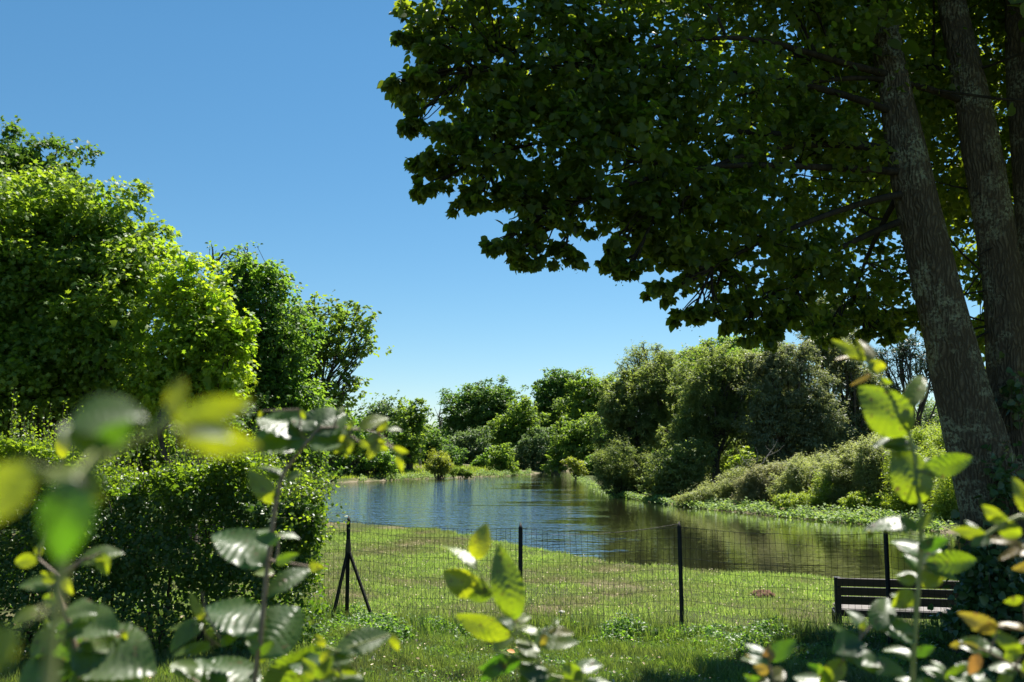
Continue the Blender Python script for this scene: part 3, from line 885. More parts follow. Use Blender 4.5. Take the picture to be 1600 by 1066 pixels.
def L(lst, d, depth=1.0):
    return [lobe(*q, d, depth) if len(q) == 4 else lobe(q[0], q[1], q[2], q[3], d + q[4], depth) for q in lst]


tree('maple_tree', 'dark maple rising behind the yellow green tree in the left corner', 'tree', bxy(-30, 33),
     L([(45, 265, 75, 55), (-60, 300, 110, 90), (0, 400, 120, 120), (-140, 420, 130, 160), (90, 300, 45, 40), (40, 540, 140, 120)], 33), .17, 'maple_dark',
     2.0, .28, kind='star', per=22, spread=.26, upw=.5)
tree('maple_tree', 'broad yellow green maple filling the left edge above the hedge', 'tree', bxy(60, 24.5),
     L([(60, 335, 110, 62), (160, 345, 75, 55), (10, 430, 120, 90), (130, 430, 120, 85), (215, 420, 60, 75), (60, 530, 140, 90), (190, 520, 85, 85, -1),
        (-60, 560, 140, 130), (70, 620, 130, 75), (200, 610, 80, 70), (-90, 400, 120, 110)], 24.5), .13, 'maple', 1.75, .26, kind='star', per=15, spread=.27)
tree('box_elder', 'lemon green box elder standing right of the broad maple', 'tree', bxy(300, 23),
     L([(285, 440, 42, 50), (330, 480, 42, 52), (355, 540, 45, 45), (300, 540, 62, 70), (330, 600, 55, 50), (262, 600, 55, 70), (372, 520, 28, 30)], 23), .115, 'boxelder', 1.6, .15, kind='star', per=13, spread=.3)
tree('ash_tree', 'tall dark ash behind the lemon green box elder', 'tree', bxy(410, 33),
     L([(385, 430, 42, 30), (425, 440, 32, 36), (360, 470, 45, 45), (420, 500, 50, 52), (450, 540, 45, 60), (400, 570, 60, 70), (440, 620, 55, 50), (340, 560, 60, 90), (470, 640, 50, 40)], 33), .13, 'ash', 1.7, .26, per=18, spread=.26, kind='oval', twigs=9)
tree('ash_tree', 'open dead tipped ash crown poking above the dark ash', 'tree', bxy(352, 36),
     L([(350, 395, 24, 20), (385, 402, 24, 18)], 36), .12, 'ash', .22, .16, per=5, spread=.3, kind='oval', twigs=26)
tree('alder_tree', 'open crowned alder reaching over the river with bare limbs', 'tree', bxy(462, 39),
     L([(545, 492, 40, 28), (568, 525, 24, 28), (505, 492, 34, 28), (525, 560, 46, 18), (548, 590, 22, 9), (500, 540, 36, 30), (485, 590, 40, 36), (455, 560, 36, 50), (520, 622, 40, 18), (470, 640, 50, 36), (548, 545, 44, 20), (530, 515, 44, 24), (470, 500, 32, 32), (475, 545, 40, 40), (530, 610, 44, 26), (510, 650, 50, 34)], 39), .15, 'light', .72, .12, per=11,
     spread=.24, kind='oval', twigs=15, inner=.06, twig_r=.03)
tree('bank_shrub', 'dark leafy thicket under the open crowned alder', 'shrub', bxy(455, 43),
     L([(470, 665, 60, 36), (530, 672, 45, 32), (420, 660, 60, 45), (560, 690, 30, 22)], 44), .16, 'ash', 1.6, .08, bushy=True, kind='oval', per=18)

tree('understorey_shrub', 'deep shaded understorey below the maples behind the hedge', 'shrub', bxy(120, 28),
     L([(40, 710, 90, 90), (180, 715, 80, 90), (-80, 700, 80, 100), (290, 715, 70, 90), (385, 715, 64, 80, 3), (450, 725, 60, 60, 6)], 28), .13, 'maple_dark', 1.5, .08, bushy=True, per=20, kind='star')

# ------------------------------------------------------------------ far bank, left of the inlet
tree('poplar_tree', 'thin see-through poplar farthest left on the far bank', 'tree', bxy(597, 96), L([(597, 640, 30, 22), (615, 660, 24, 26), (580, 670, 26, 28)], 96), .26, 'bluish', .75, .25, per=12, spread=.3, kind='oval')
tree('poplar_tree', 'rounded mid green poplar beside the thin see-through one', 'tree', bxy(640, 94), L([(640, 645, 22, 22), (642, 675, 30, 28), (655, 660, 18, 22), (630, 700, 30, 22)], 94), .26, 'light', 1.6, .3, per=18)
tree('willow_shrub', 'dark willow clump at the left end of the far grass', 'shrub', bxy(583, 84), L([(583, 716, 28, 24), (606, 728, 16, 17), (558, 722, 26, 26), (530, 712, 34, 32)], 84), .2, 'ash', 1.8, .1, bushy=True, per=18)
tree('bank_shrub', 'dark low scrub on the bank between alder and far grass', 'shrub', bxy(545, 86), L([(545, 718, 34, 30), (575, 708, 26, 26), (515, 705, 40, 40), (600, 724, 16, 18)], 86), .2, 'ash', 1.8, .1, bushy=True, per=18, kind='oval')
tree('thicket_shrub', 'dim green thicket behind the far grass strip', 'shrub', bxy(660, 102), L([(650, 715, 26, 16), (683, 705, 20, 20), (622, 712, 24, 20), (705, 715, 20, 22), (672, 690, 16, 18)], 102), .24, 'plane', 1.5, .1, bushy=True, per=18)
tree('willow_shrub', 'rounded golden green willow bush on the far grass', 'shrub', bxy(686, 86), L([(686, 724, 18, 18), (680, 732, 14, 12), (694, 730, 13, 14)], 86), .16, 'lime', 1.6, .07, bushy=True, per=16, kind='narrow')
tree('low_shrub', 'low wispy bush right of the golden willow bush', 'shrub', bxy(718, 87), L([(712, 737, 11, 8), (724, 740, 11, 7), (735, 742, 8, 5)], 87), .14, 'light', 1.3, .05, bushy=True, per=14, kind='narrow')
tree('waterside_shrub', 'upright bright bush at the tip of the far grass', 'shrub', bxy(786, 98), L([(783, 716, 16, 20), (795, 722, 13, 18), (772, 722, 10, 14)], 98), .22, 'light', 1.8, .1, bushy=True, per=16)

t = Tubes(); b0 = bxy(657, 99); bz = zg1(*b0)
r_ = thing('dead_tree', 'pale bare snag trunk left of the thin twiggy one', 'tree', (b0[0], b0[1], bz))
q = P(655, 658, 99); p = t.curve((b0[0], b0[1], bz - .1), q, .16, .07, .01, 6, 6)
for k in range(5):
    a = p[RNG.integers(3, 7)]; t.curve(a, a + np.array([RNG.normal(0, .6), 0, RNG.uniform(.4, 1.0)]), .05, .02, .1, 4, 4)
t.build('trunk', M['bark_pale'], r_, (b0[0], b0[1], bz))
t = Tubes(); b0 = bxy(689, 104); bz = zg1(*b0)
r_ = thing('dead_tree', 'thin twiggy bare tree in the gap left of the big round tree', 'tree', (b0[0], b0[1], bz))
q = P(686, 652, 104); p = t.curve((b0[0], b0[1], bz - .1), q, .11, .04, .02, 6, 5)
for k in range(26):
    a = p[RNG.integers(2, 7)]; e = a + np.array([RNG.normal(0, .55), RNG.normal(0, .4), RNG.uniform(.5, 1.9)]); t.curve(a, e, .035, .012, .06, 4, 3)
t.build('trunk', M['bark'], r_, (b0[0], b0[1], bz))

# ------------------------------------------------------------------ trees round the inlet
tree('plane_tree', 'big round headed dark tree standing alone beyond the inlet', 'tree', bxy(752, 126),
     L([(725, 632, 32, 30), (762, 618, 36, 24), (790, 632, 24, 28), (755, 650, 50, 36), (712, 662, 22, 34), (785, 665, 30, 30), (735, 685, 40, 30)], 126), .30, 'plane', 1.9, .5, per=34, spread=.26, upw=.7)
tree('plane_tree', 'tallest dark plane with a domed top right of the inlet', 'tree', bxy(868, 122),
     L([(868, 602, 30, 26), (848, 632, 22, 32), (880, 632, 34, 40), (860, 672, 30, 40), (892, 606, 22, 22)], 122), .30, 'plane', 1.9, .5, per=34, spread=.26, upw=.7)
tree('plane_tree', 'domed plane tree just right of the tallest one', 'tree', bxy(918, 116),
     L([(916, 606, 26, 26), (938, 620, 30, 32), (912, 645, 34, 36), (950, 650, 30, 40), (965, 625, 22, 34)], 116), .28, 'light', 1.9, .4, per=30, spread=.26, upw=.7)
tree('willow_tree', 'grey green willow at the foot of the big round tree', 'tree', bxy(728, 112), L([(722, 700, 24, 22), (742, 695, 22, 24), (715, 718, 20, 18), (750, 715, 20, 20)], 112), .24, 'bluish', 1.8, .2, per=20)
tree('lime_tree', 'light green tree climbing between the two big dark domes', 'tree', bxy(806, 116),
     L([(815, 645, 22, 24), (795, 668, 26, 24), (828, 668, 24, 30), (770, 680, 24, 20), (812, 695, 28, 24)], 116), .28, 'light', 1.9, .3, per=22)
tree('lime_tree', 'small rounded tree below the light green tree by the inlet head', 'tree', bxy(832, 110), L([(828, 705, 22, 24), (848, 692, 18, 22), (850, 718, 18, 20), (815, 722, 14, 18)], 110), .25, 'bluish', 1.8, .2, per=20)
tree('dark_shrub', 'dark rounded bush between willow and upright bright bush', 'shrub', bxy(758, 106), L([(757, 722, 13, 16), (745, 730, 10, 9)], 106), .22, 'ash', 1.9, .1, bushy=True, per=18)
tree('alder_tree', 'spreading mid green tree leaning over the right side of the inlet', 'tree', bxy(905, 98),
     L([(895, 678, 28, 24), (925, 672, 30, 26), (880, 705, 24, 24), (915, 705, 32, 28), (945, 700, 26, 34), (870, 725, 18, 14)], 98), .24, 'light', 1.9, .25, per=20)
tree('dark_alder', 'shadowy alder filling the bank behind the leaning tree', 'tree', bxy(935, 90), L([(942, 725, 22, 24), (925, 735, 18, 16), (958, 700, 24, 36)], 90), .22, 'plane', 1.8, .2, per=20)
tree('waterside_shrub', 'yellowish bush overhanging the water under the leaning tree', 'shrub', bxy(905, 88), L([(902, 732, 14, 14), (892, 722, 10, 12), (912, 740, 9, 7)], 88), .18, 'lime', 1.7, .08, bushy=True, per=16)

# ------------------------------------------------------------------ right bank
tree('willow_tree', 'willow with a thin feathery top leaning left over the river', 'tree', bxy(1050, 60),
     L([(1010, 560, 32, 22), (985, 580, 22, 20), (1035, 585, 32, 32)], 60) , .13, 'willow', .55, .2, per=9, spread=.3, kind='narrow', twigs=22, inner=.05, twig_r=.03)
tree('willow_tree', 'olive green willow mass under the feathery topped one', 'tree', bxy(1010, 58),
     L([(1045, 590, 38, 34), (1005, 605, 36, 36), (975, 630, 30, 40), (1040, 620, 40, 40), (965, 650, 34, 44), (1010, 670, 44, 44), (960, 695, 30, 34), (1050, 655, 40, 50)], 58), .13, 'willow', 1.6, .2, per=18, kind='narrow', twigs=8)
tree('lime_tree', 'bright green treetop rising behind the olive willows', 'tree', bxy(1130, 74),
     L([(1110, 560, 36, 24), (1148, 545, 38, 26), (1130, 590, 55, 40), (1080, 580, 30, 26)], 74), .2, 'light', 1.8, .3, per=22)
tree('ash_tree', 'mid green tree filling the dip between the olive willows', 'tree', bxy(1085, 66), L([(1075, 590, 34, 40), (1110, 600, 34, 40), (1060, 640, 40, 50)], 66), .17, 'light', 1.7, .2, kind='oval', per=18)
tree('ash_tree', 'fresh green tree between the olive and silvery willows', 'tree', bxy(1190, 62), L([(1185, 570, 36, 40), (1215, 600, 36, 50), (1170, 630, 40, 60)], 62), .16, 'ash', 1.7, .2, kind='oval', per=18)
tree('dark_tree', 'dark blue green tree glimpsed between willow tops', 'tree', bxy(1082, 80), L([(1080, 566, 20, 18), (1085, 600, 28, 30)], 80), .2, 'bluish', 1.6, .25, per=20)
tree('willow_tree', 'olive willow with a dark leaning trunk showing through it', 'tree', bxy(1115, 52),
     L([(1120, 580, 44, 40), (1155, 600, 40, 44), (1085, 615, 36, 40), (1100, 640, 45, 46), (1145, 670, 45, 46), (1090, 690, 44, 44), (1175, 580, 28, 30)], 52), .12, 'willow', 1.35, .2, per=16, kind='narrow', twigs=9)
tree('willow_tree', 'silvery willow below the overhanging crown', 'tree', bxy(1225, 50),
     L([(1205, 585, 42, 42), (1245, 580, 44, 46), (1200, 650, 52, 52), (1260, 650, 56, 56), (1230, 700, 70, 40)], 50), .12, 'willow_silver', 1.6, .22, per=17, kind='narrow', twigs=8)
tree('willow_tree', 'grey green willow nearest the thick trunk on the far bank', 'tree', bxy(1335, 52),
     L([(1310, 575, 40, 46), (1345, 620, 36, 48), (1305, 660, 44, 52), (1350, 680, 40, 40), (1290, 545, 30, 30)], 52), .12, 'willow_silver', 1.5, .22, per=17, kind='narrow', twigs=8)
tree('willow_tree', 'tall pale willow seen through a gap in the overhanging crown', 'tree', bxy(1290, 72),
     L([(1288, 492, 36, 46), (1300, 540, 50, 40)], 72), .17, 'willow_silver', 1.4, .3, per=16, kind='narrow')
tree('pine_tree', 'sparse pine with tangled bare twigs left of the trunk', 'tree', bxy(1432, 55),
     L([(1400, 560, 32, 30), (1430, 545, 30, 26), (1445, 590, 24, 36), (1400, 610, 26, 28)], 55), .16, 'pine', .55, .17, per=14, spread=.3, kind='narrow', twigs=24, twig_r=.03, inner=.05)
tree('dark_thicket', 'blue shadowed thicket in the gap left of the trunk', 'shrub', bxy(1450, 66), L([(1440, 680, 50, 36), (1500, 670, 60, 50), (1390, 690, 40, 30), (1580, 650, 60, 60)], 66), .18, 'bluish', 1.5, .1, bushy=True, per=18)
tree('willow_shrub', 'leftmost grey green willow scrub overhanging the river bend', 'shrub', bxy(975, 55),
     L([(965, 722, 30, 34), (950, 745, 20, 22), (985, 752, 30, 22), (1010, 735, 32, 34)], 55), .11, 'willow', 1.5, .05, bushy=True, per=15, kind='narrow')
tree('willow_shrub', 'dark green scrub right of the overhanging willow scrub', 'shrub', bxy(1045, 50),
     L([(1045, 735, 32, 36), (1030, 762, 34, 16), (1075, 740, 30, 34), (1085, 715, 28, 28)], 50), .11, 'willow', 1.6, .05, bushy=True, per=16, kind='oval')
tree('elder_shrub', 'small fresh green bush in the shade of the silvery willow', 'shrub', bxy(1165, 47), L([(1165, 722, 22, 18), (1150, 735, 18, 12)], 47), .11, 'bright', 1.4, .04, bushy=True, per=14, kind='oval')
tree('understorey_shrub', 'deep shaded understorey between the willow trunks on the right bank', 'shrub', bxy(1230, 49),
     L([(1130, 725, 50, 34, 3), (1220, 728, 60, 34, 2), (1310, 725, 60, 38), (1390, 715, 50, 40, -2)], 51), .12, 'willow', 1.5, .06, bushy=True, per=18, kind='oval')
gb = 'low bushes along the right river bank'
for (lab, px, d, lob, mt) in [
    ('greyish low bush leftmost of the right river bank bushes', 1120, 45.5, [(1080, 784, 26, 9), (1105, 776, 26, 14), (1130, 768, 28, 20), (1155, 760, 28, 24), (1150, 778, 30, 16)], 'bankbush'),
    ('straw tinged low bush below the fallen grey branch', 1185, 43.5, [(1170, 764, 24, 20), (1188, 752, 24, 24), (1212, 760, 26, 24), (1190, 782, 34, 14), (1215, 740, 14, 16)], 'scrub'),
    ('green sided low bush midway along the right river bank', 1245, 42, [(1232, 760, 22, 26), (1255, 748, 24, 28), (1276, 766, 22, 20), (1255, 784, 36, 14), (1240, 735, 12, 18)], 'bankbush'),
    ('dark hollowed low bush on the right river bank', 1310, 40, [(1296, 768, 24, 22), (1312, 748, 24, 30), (1338, 758, 24, 28), (1310, 786, 40, 14), (1330, 725, 14, 20)], 'bankbush'),
    ('tall pale bush behind the big sunlit shoot leaves', 1375, 39, [(1358, 750, 24, 32), (1380, 728, 26, 36), (1402, 738, 26, 40), (1380, 778, 40, 22), (1350, 715, 16, 24)], 'bankbush'),
    ('acid green bush just left of the thick trunk', 1450, 36.5, [(1430, 745, 38, 42), (1470, 750, 40, 45), (1440, 785, 50, 24)], 'bright'),
    ('acid green bush partly hidden by the thick trunk', 1510, 34, [(1500, 770, 40, 42), (1530, 750, 40, 50), (1480, 800, 36, 18)], 'bright'),
]:
    tree('river_bush', lab, 'bush', bxy(px, d), L(lob, d), .09, mt, 1.5, .03, bushy=True, per=15, kind='narrow', group=gb, spread=.34, upw=.8)

for (lab, px, d, lob, mt) in [
    ('smallest grey green tuft bush at the left tip of the right bank', 1085, 46.5, [(1075, 786, 22, 9), (1100, 782, 24, 12)], 'bankbush'),
    ('pale feathery bush in the gap behind the straw tinged one', 1200, 45.5, [(1160, 752, 22, 18), (1222, 744, 26, 22), (1245, 742, 20, 24)], 'bankbush'),
    ('yellow green bush in front of the midway bush', 1280, 40, [(1278, 782, 30, 13), (1236, 784, 26, 11), (1288, 764, 18, 22)], 'bright'),
    ('pale feathery bush behind the dark hollowed one', 1330, 43, [(1285, 738, 26, 30), (1335, 722, 26, 30), (1362, 716, 24, 34)], 'bankbush'),
    ('yellow green bush at the foot of the tall pale bush', 1365, 38, [(1345, 786, 28, 14), (1385, 790, 30, 13), (1420, 790, 28, 16)], 'bright'),
    ('tall yellow green bush behind the tall pale bush', 1420, 41, [(1405, 712, 26, 36), (1440, 702, 30, 36), (1480, 705, 34, 40)], 'bright'),
]:
    tree('river_bush', lab, 'bush', bxy(px, d), L(lob, d), .09, mt, 1.5, .03, bushy=True, per=15, kind='narrow', group=gb, spread=.34, upw=.8)

# leggy greenery along the waterline
n = 15000
tt = RNG.random(n) * (len(right_edge) - 1.01)
i0 = tt.astype(int); fr = tt - i0
E = np.array(right_edge)
q = E[i0] * (1 - fr)[:, None] + E[i0 + 1] * fr[:, None]
kk = (tt < 4.6) | (RNG.random(n) < .25); q = q[kk]; tt = tt[kk]; n = len(q)
q[:, 1] += np.where(tt < 3.2, RNG.gamma(2.0, .55, n) - .3, RNG.normal(.5, .25, n)) + .35 * np.sin(q[:, 0] * 2.1); q[:, 0] += RNG.normal(0, .15, n)
hh = .32 * RNG.random(n) * (.5 + .5 * np.sin(q[:, 0] * 3.3) ** 2)
q[:, 2] = np.maximum(zg(q[:, 0], q[:, 1]), WATER) + .03 + hh
E2 = np.array(left_edge); n2 = 7000; tt = RNG.random(n2) * (len(left_edge) - 1.01); i0 = tt.astype(int); fr = tt - i0
q2 = E2[i0] * (1 - fr)[:, None] + E2[i0 + 1] * fr[:, None]; kk = np.sin(q2[:, 0] * 1.9) + np.sin(q2[:, 0] * .83 + 2) > -.9; q2 = q2[kk]; n2 = len(q2)
q2[:, 1] += RNG.normal(.5, .5, n2); q2[:, 2] = np.maximum(zg(q2[:, 0], q2[:, 1]), WATER) + .03 + .45 * RNG.random(n2) * (.4 + .6 * np.sin(q2[:, 0] * 2.7) ** 2)
q = np.concatenate([q, q2]); n = len(q)
o = leaves_obj('waterside_plants', q, np.array([0, -.2, 1]) + .8 * unit(n), unit(n), .10 * (.5 + RNG.random(n)), 'oval', M['fringe'])
tag(o, 'leafy plants fringing the waterline of the far banks', 'waterside plants', kind='stuff')

# bleached fallen branch
t = Tubes(); a = P(1150, 730, 46); root_ = np.array([a[0], a[1], zg1(a[0], a[1])])
db = thing('dead_branch', 'bleached dead branch sprawling among the right bank bushes', 'branch', root_)
p = t.curve(root_, P(1205, 705, 45.5), .035, .02, .06, 7, 5)
for e in ((1150, 692), (1180, 690), (1225, 688), (1245, 700), (1240, 715), (1165, 705), (1215, 678), (1140, 705)):
    b_ = t.curve(p[RNG.integers(2, 7)], P(e[0], e[1] + 8, 45 + RNG.normal(0, .4)), .016, .007, .1, 5, 4)
    t.curve(b_[3], b_[3] + np.array([RNG.normal(0, .4), 0, RNG.normal(.2, .3)]), .015, .006, .1, 4, 3)
t.build('branch_wood', M['bark_dead'], db, root_)

# distant belt of woodland behind everything
BP, BN, BA, BS = [], [], [], []
for k in range(130):
    px = RNG.uniform(-350, 1950); d = RNG.uniform(150, 190)
    c = P(px, 690, d); c[2] = RNG.uniform(1.5, 5.5)
    r = np.array([5, 4, RNG.uniform(2.5, 4.5)])
    m = 420; u = unit(m)
    BP.append(c + u * r * (.7 + .35 * RNG.random(m))[:, None]); BN.append(u + .6 * unit(m)); BA.append(unit(m)); BS.append(.9 * (.6 + .8 * RNG.random(m)))
o = leaves_obj('far_woodland', np.concatenate(BP), np.concatenate(BN), np.concatenate(BA), np.concatenate(BS), 'diamond', M['plane'])
tag(o, 'distant band of woods behind the river trees', 'woods', kind='stuff')

# ------------------------------------------------------------------ linden on the right
lb = np.array([*bxy(1572, 8.7), 0.]); lb[2] = zg1(lb[0], lb[1])
linden = thing('linden_tree', 'large shady linden with twin trunks arching over the river view', 'tree', lb)


def trunk_tube(t, px_pts, sides=16):
    ctrl = np.array([P(a, b, d) for a, b, d, r in px_pts]); rad = np.array([r for *_, r in px_pts])
    s = np.linspace(0, len(ctrl) - 1, (len(ctrl) - 1) * 5 + 1)
    pts = np.stack([np.interp(s, np.arange(len(ctrl)), ctrl[:, k]) for k in range(3)], 1)
    for _ in range(4):
        pts[1:-1] = (pts[:-2] + 2 * pts[1:-1] + pts[2:]) / 4
    rr = np.interp(s, np.arange(len(ctrl)), rad) * (1 + .05 * np.sin(s * 2.7))
    rr = rr * .93
    t.add(pts, rr, 36)
    V = t.V[-1].reshape(len(pts), 36, 3); an = np.arange(36) * 2 * np.pi / 36; S = s[:, None]
    rel = V - pts[:, None, :]
    fl = 1 + .05 * np.sin(3 * an[None] + .5 * S + ctrl[0, 0]) + .03 * np.sin(5 * an[None] - .35 * S) + .022 * np.sin(13 * an[None] + .6 * np.sin(S * 1.3)) + .018 * RNG.normal(size=(1, 36)) + .012 * RNG.normal(size=(len(pts), 36))
    for _ in range(5):      # swellings where limbs were lost
        k0 = RNG.uniform(3, len(pts) - 3); a0 = RNG.uniform(0, 6.28)
        fl += .16 * np.exp(-((np.arange(len(pts))[:, None] - k0) / .9) ** 2 - (np.angle(np.exp(1j * (an[None] - a0))) / .45) ** 2)
    V[:] = pts[:, None, :] + rel * fl[..., None]
    return pts


lt = Tubes()
tr1 = trunk_tube(lt, [(1575, 1090, 8.5, .50), (1563, 960, 8.5, .37), (1556, 800, 8.5, .30), (1508, 640, 8.5, .225), (1470, 480, 8.5, .215), (1428, 300, 8.5, .18), (1400, 150, 8.6, .15), (1375, 0, 8.8, .13), (1330, -250, 9, .10), (1280, -600, 9.3, .06)])
tr2 = trunk_tube(lt, [(1610, 1000, 8.8, .35), (1590, 780, 8.75, .31), (1580, 640, 8.75, .235), (1577, 590, 8.8, .19), (1568, 450, 8.8, .18), (1545, 300, 8.8, .17), (1515, 130, 8.9, .16), (1480, -20, 9.1, .13), (1470, -300, 9.6, .09), (1440, -650, 10, .05)])
tr3 = trunk_tube(lt, [(1640, 900, 9.2, .30), (1628, 600, 9.2, .19), (1612, 300, 9.3, .17), (1590, 60, 9.4, .14), (1600, -300, 9.8, .09)])
lt.build('trunk', M['bark_linden'], linden, lb)

lob = [(690, 20, 58, 60, 7.0), (650, 130, 40, 46, 6.9), (715, 125, 70, 75, 7.0), (700, 235, 44, 44, 6.9), (765, 235, 70, 70, 7.0), (755, 300, 34, 26, 6.9),
       (780, 70, 90, 90, 7.2), (815, 325, 45, 44, 7.0), (845, 365, 44, 28, 7.0), (860, 230, 85, 85, 7.2), (890, 325, 55, 48, 7.1), (885, 100, 100, 100, 7.4),
       (960, 250, 90, 90, 7.3), (985, 355, 58, 46, 7.3), (1005, 130, 110, 110, 7.7), (1065, 330, 90, 80, 7.5), (1065, 415, 50, 40, 7.5), (1110, 200, 110, 110, 7.9),
       (1120, 445, 52, 34, 7.7), (1160, 370, 90, 80, 7.9), (1190, 465, 56, 38, 7.9), (1220, 80, 130, 120, 8.6), (1230, 270, 100, 100, 8.6),
       (1265, 420, 70, 56, 8.5), (1335, 470, 60, 45, 9.0), (1330, 160, 110, 110, 9.6), (1330, 320, 70, 70, 9.8), (1410, 450, 64, 60, 10.3), (1405, 505, 55, 26, 9.6),
       (1440, 60, 120, 110, 10.2), (1450, 260, 90, 110, 10.8), (1560, 120, 120, 130, 10.8), (1530, 350, 70, 100, 11.2), (1600, 480, 60, 90, 11.2), (1640, 250, 110, 140, 10.8),
       (1545, 500, 30, 40, 10.5),
       # sprays that stick out of the lower edge
       (618, 132, 26, 11, 6.9), (640, 62, 20, 14, 6.9), (640, 190, 18, 13, 6.9), (672, 296, 22, 7, 6.8), (665, 262, 20, 14, 6.9), (738, 324, 26, 11, 6.9), (782, 384, 26, 9, 6.9), (822, 403, 24, 15, 6.95), (880, 402, 20, 17, 7.0),
       (955, 402, 26, 14, 7.2), (985, 422, 34, 14, 7.2), (1032, 455, 30, 18, 7.4), (1078, 492, 28, 11, 7.5), (1115, 490, 34, 20, 7.6), (1165, 512, 32, 22, 7.8), (1205, 530, 26, 15, 7.9), (1255, 500, 40, 26, 8.2), (1305, 515, 38, 18, 8.6), (1365, 522, 26, 12, 9.0),
       (870, -110, 120, 90, 7.6), (1030, -90, 130, 100, 7.8), (1220, -110, 150, 110, 8.4), (1420, -110, 150, 120, 9.4), (1620, -80, 140, 130, 10)]
lobes = [lobe(a, b, c_, d_, e_, 1.25) for a, b, c_, d_, e_ in lob]
arr, CL = crown(lobes, .056, 1.95, 24, .36, 'heart', .0, .5, zmin=.4, bough=1.2, sprig=.0)
# drop leaves that would sit inside the space in front of the lower trunk
leaves_obj('crown', arr[0], arr[1], arr[2] + np.array([0, 0, -.5]), arr[3], 'heart', M['linden'], linden, lb, arr[4])
# the crown goes on above the frame and throws the shade
hi = [(np.array([x, y, z]), np.array([1.5, 1.5, 1.2])) for x, y, z in
      [(2.2, 8.6, 6.6), (3.9, 8.8, 6.9), (5.5, 9.6, 6.8), (6.4, 8.6, 5.4), (3.0, 9.2, 8.0), (4.6, 9.6, 8.2), (7.0, 10, 4.4), (5.2, 7.6, 5.4), (6.6, 7.8, 3.8)]]
arr2, CL2 = crown(hi, .13, .6, 22, .30, 'heart', .1, .55, zmin=.4)
leaves_obj('upper_crown', arr2[0], arr2[1], arr2[2], arr2[3], 'heart', M['linden'], linden, lb, arr2[4])
bough_ends = [(660, 120, 6.9, 17), (700, 260, 6.9, 14), (830, 350, 7.0, 12), (930, 100, 7.5, 20), (1000, 330, 7.3, 13), (1080, 440, 7.5, 10), (1200, 470, 8.0, 9), (1150, 150, 8.0, 19), (1330, 470, 9.0, 11), (1400, 120, 9.8, 20), (1540, 300, 10.9, 22), (1620, 200, 10.6, 24)]
spine = [tr1, tr1, tr1, tr1, tr1, tr1, tr1, tr2, tr1, tr2, tr2, tr3]
bough_t, bough_p = [], []
for (px, py, d, k), sp_ in zip(bough_ends, spine):
    bt = Tubes(); bough_t.append(bt)
    z_ok = np.where(sp_[:, 2] > P(1470, 400, 8.5)[2])[0]
    s0 = sp_[z_ok[min(len(z_ok) - 1, int(k * .55) - 3)]]
    bough_p.append(bt.curve(s0, P(px, py, d), .036, .010, .05, 12, 7, .07))
for (c, cen), (pc, r) in zip(CL + CL2, lobes + hi):
    j = int(np.argmin([np.linalg.norm(p_ - c, axis=1).min() for p_ in bough_p])); p_ = bough_p[j]
    k = max(2, int(np.argmin(np.linalg.norm(p_ - c, axis=1))) - 1)
    q = bough_t[j].curve(p_[k], c, .014, .007, .08, 6, 5, .03)
    for _ in range(12):
        e = cen[RNG.integers(len(cen))]
        bough_t[j].curve(q[RNG.integers(2, 7)], e, .007, .0028, .08, 5, 4)
# bare shoots between the two trunks
for k in range(16):
    a = tr2[RNG.integers(18, 26)]; bough_t[7].curve(a, a + np.array([RNG.normal(-.35, .25), RNG.normal(0, .2), RNG.normal(-.05, .5)]), .012, .004, .1, 6, 4)
for bt in bough_t:
    bt.build('bough', M['bark_dark'], linden, lb)
# pale bract and flower clusters hanging under the leaves
sel = RNG.choice(len(arr[0]), 900, replace=False); fp = arr[0][sel]; fp = fp[fp[:, 1] < 9]
fp = np.repeat(fp, 7, 0) + RNG.normal(0, .022, (len(fp) * 7, 3)) - np.array([0, 0, .05])
leaves_obj('flower_bracts', fp, unit(len(fp)), unit(len(fp)), .020 * (.6 + .8 * RNG.random(len(fp))), 'oval', M['lime'], linden, lb)

# ivy round the trunk base
iv = thing('ivy_plant', 'dark glossy ivy climbing and bushing round the linden trunk foot', 'ivy', (lb[0] - .25, lb[1] - .35, lb[2]))
il = np.array([lb[0] - .25, lb[1] - .35, lb[2]])
PO = []
for (px, py, rx, ry, d, m) in [(1538, 905, 30, 48, 8.2, 700), (1560, 920, 36, 80, 8.05, 900), (1585, 620, 14, 40, 8.5, 120), (1568, 760, 22, 50, 8.15, 220), (1530, 972, 44, 20, 8.1, 700), (1590, 980, 60, 50, 7.9, 1500)]:
    c = P(px, py, d); s = d / FPX; PO.append(c + RNG.normal(size=(m, 3)) * np.array([rx * s * .6, .12, ry * s * .6]))
p = np.concatenate(PO); p = p[p[:, 2] > lb[2] + .02]; n = len(p)
leaves_obj('leaves', p, unit(n) + [0, -.7, .5], unit(n) + [0, 0, -.5], .06 * (.5 + .8 * RNG.random(n)), 'heart', M['ivy'], iv, il)
t = Tubes()
for k in range(30):
    e = p[RNG.integers(n)]; t.curve(il + [RNG.normal(0, .1), RNG.normal(0, .08), 0], e, .007, .003, .08, 6, 4)
t.build('stems', M['bark'], iv, il)

# ------------------------------------------------------------------ foreground hornbeam shoots (close, out of focus)
NU, NV = 9, 46
gu = np.linspace(-1, 1, NU); gv = np.linspace(0, 1, NV)
GU, GV = np.meshgrid(gu, gv)
wprof = np.sin(np.pi * GV ** .82) ** .72 * (1 - .12 * GV)
wprof[0] = .0; wprof[-1] = 0


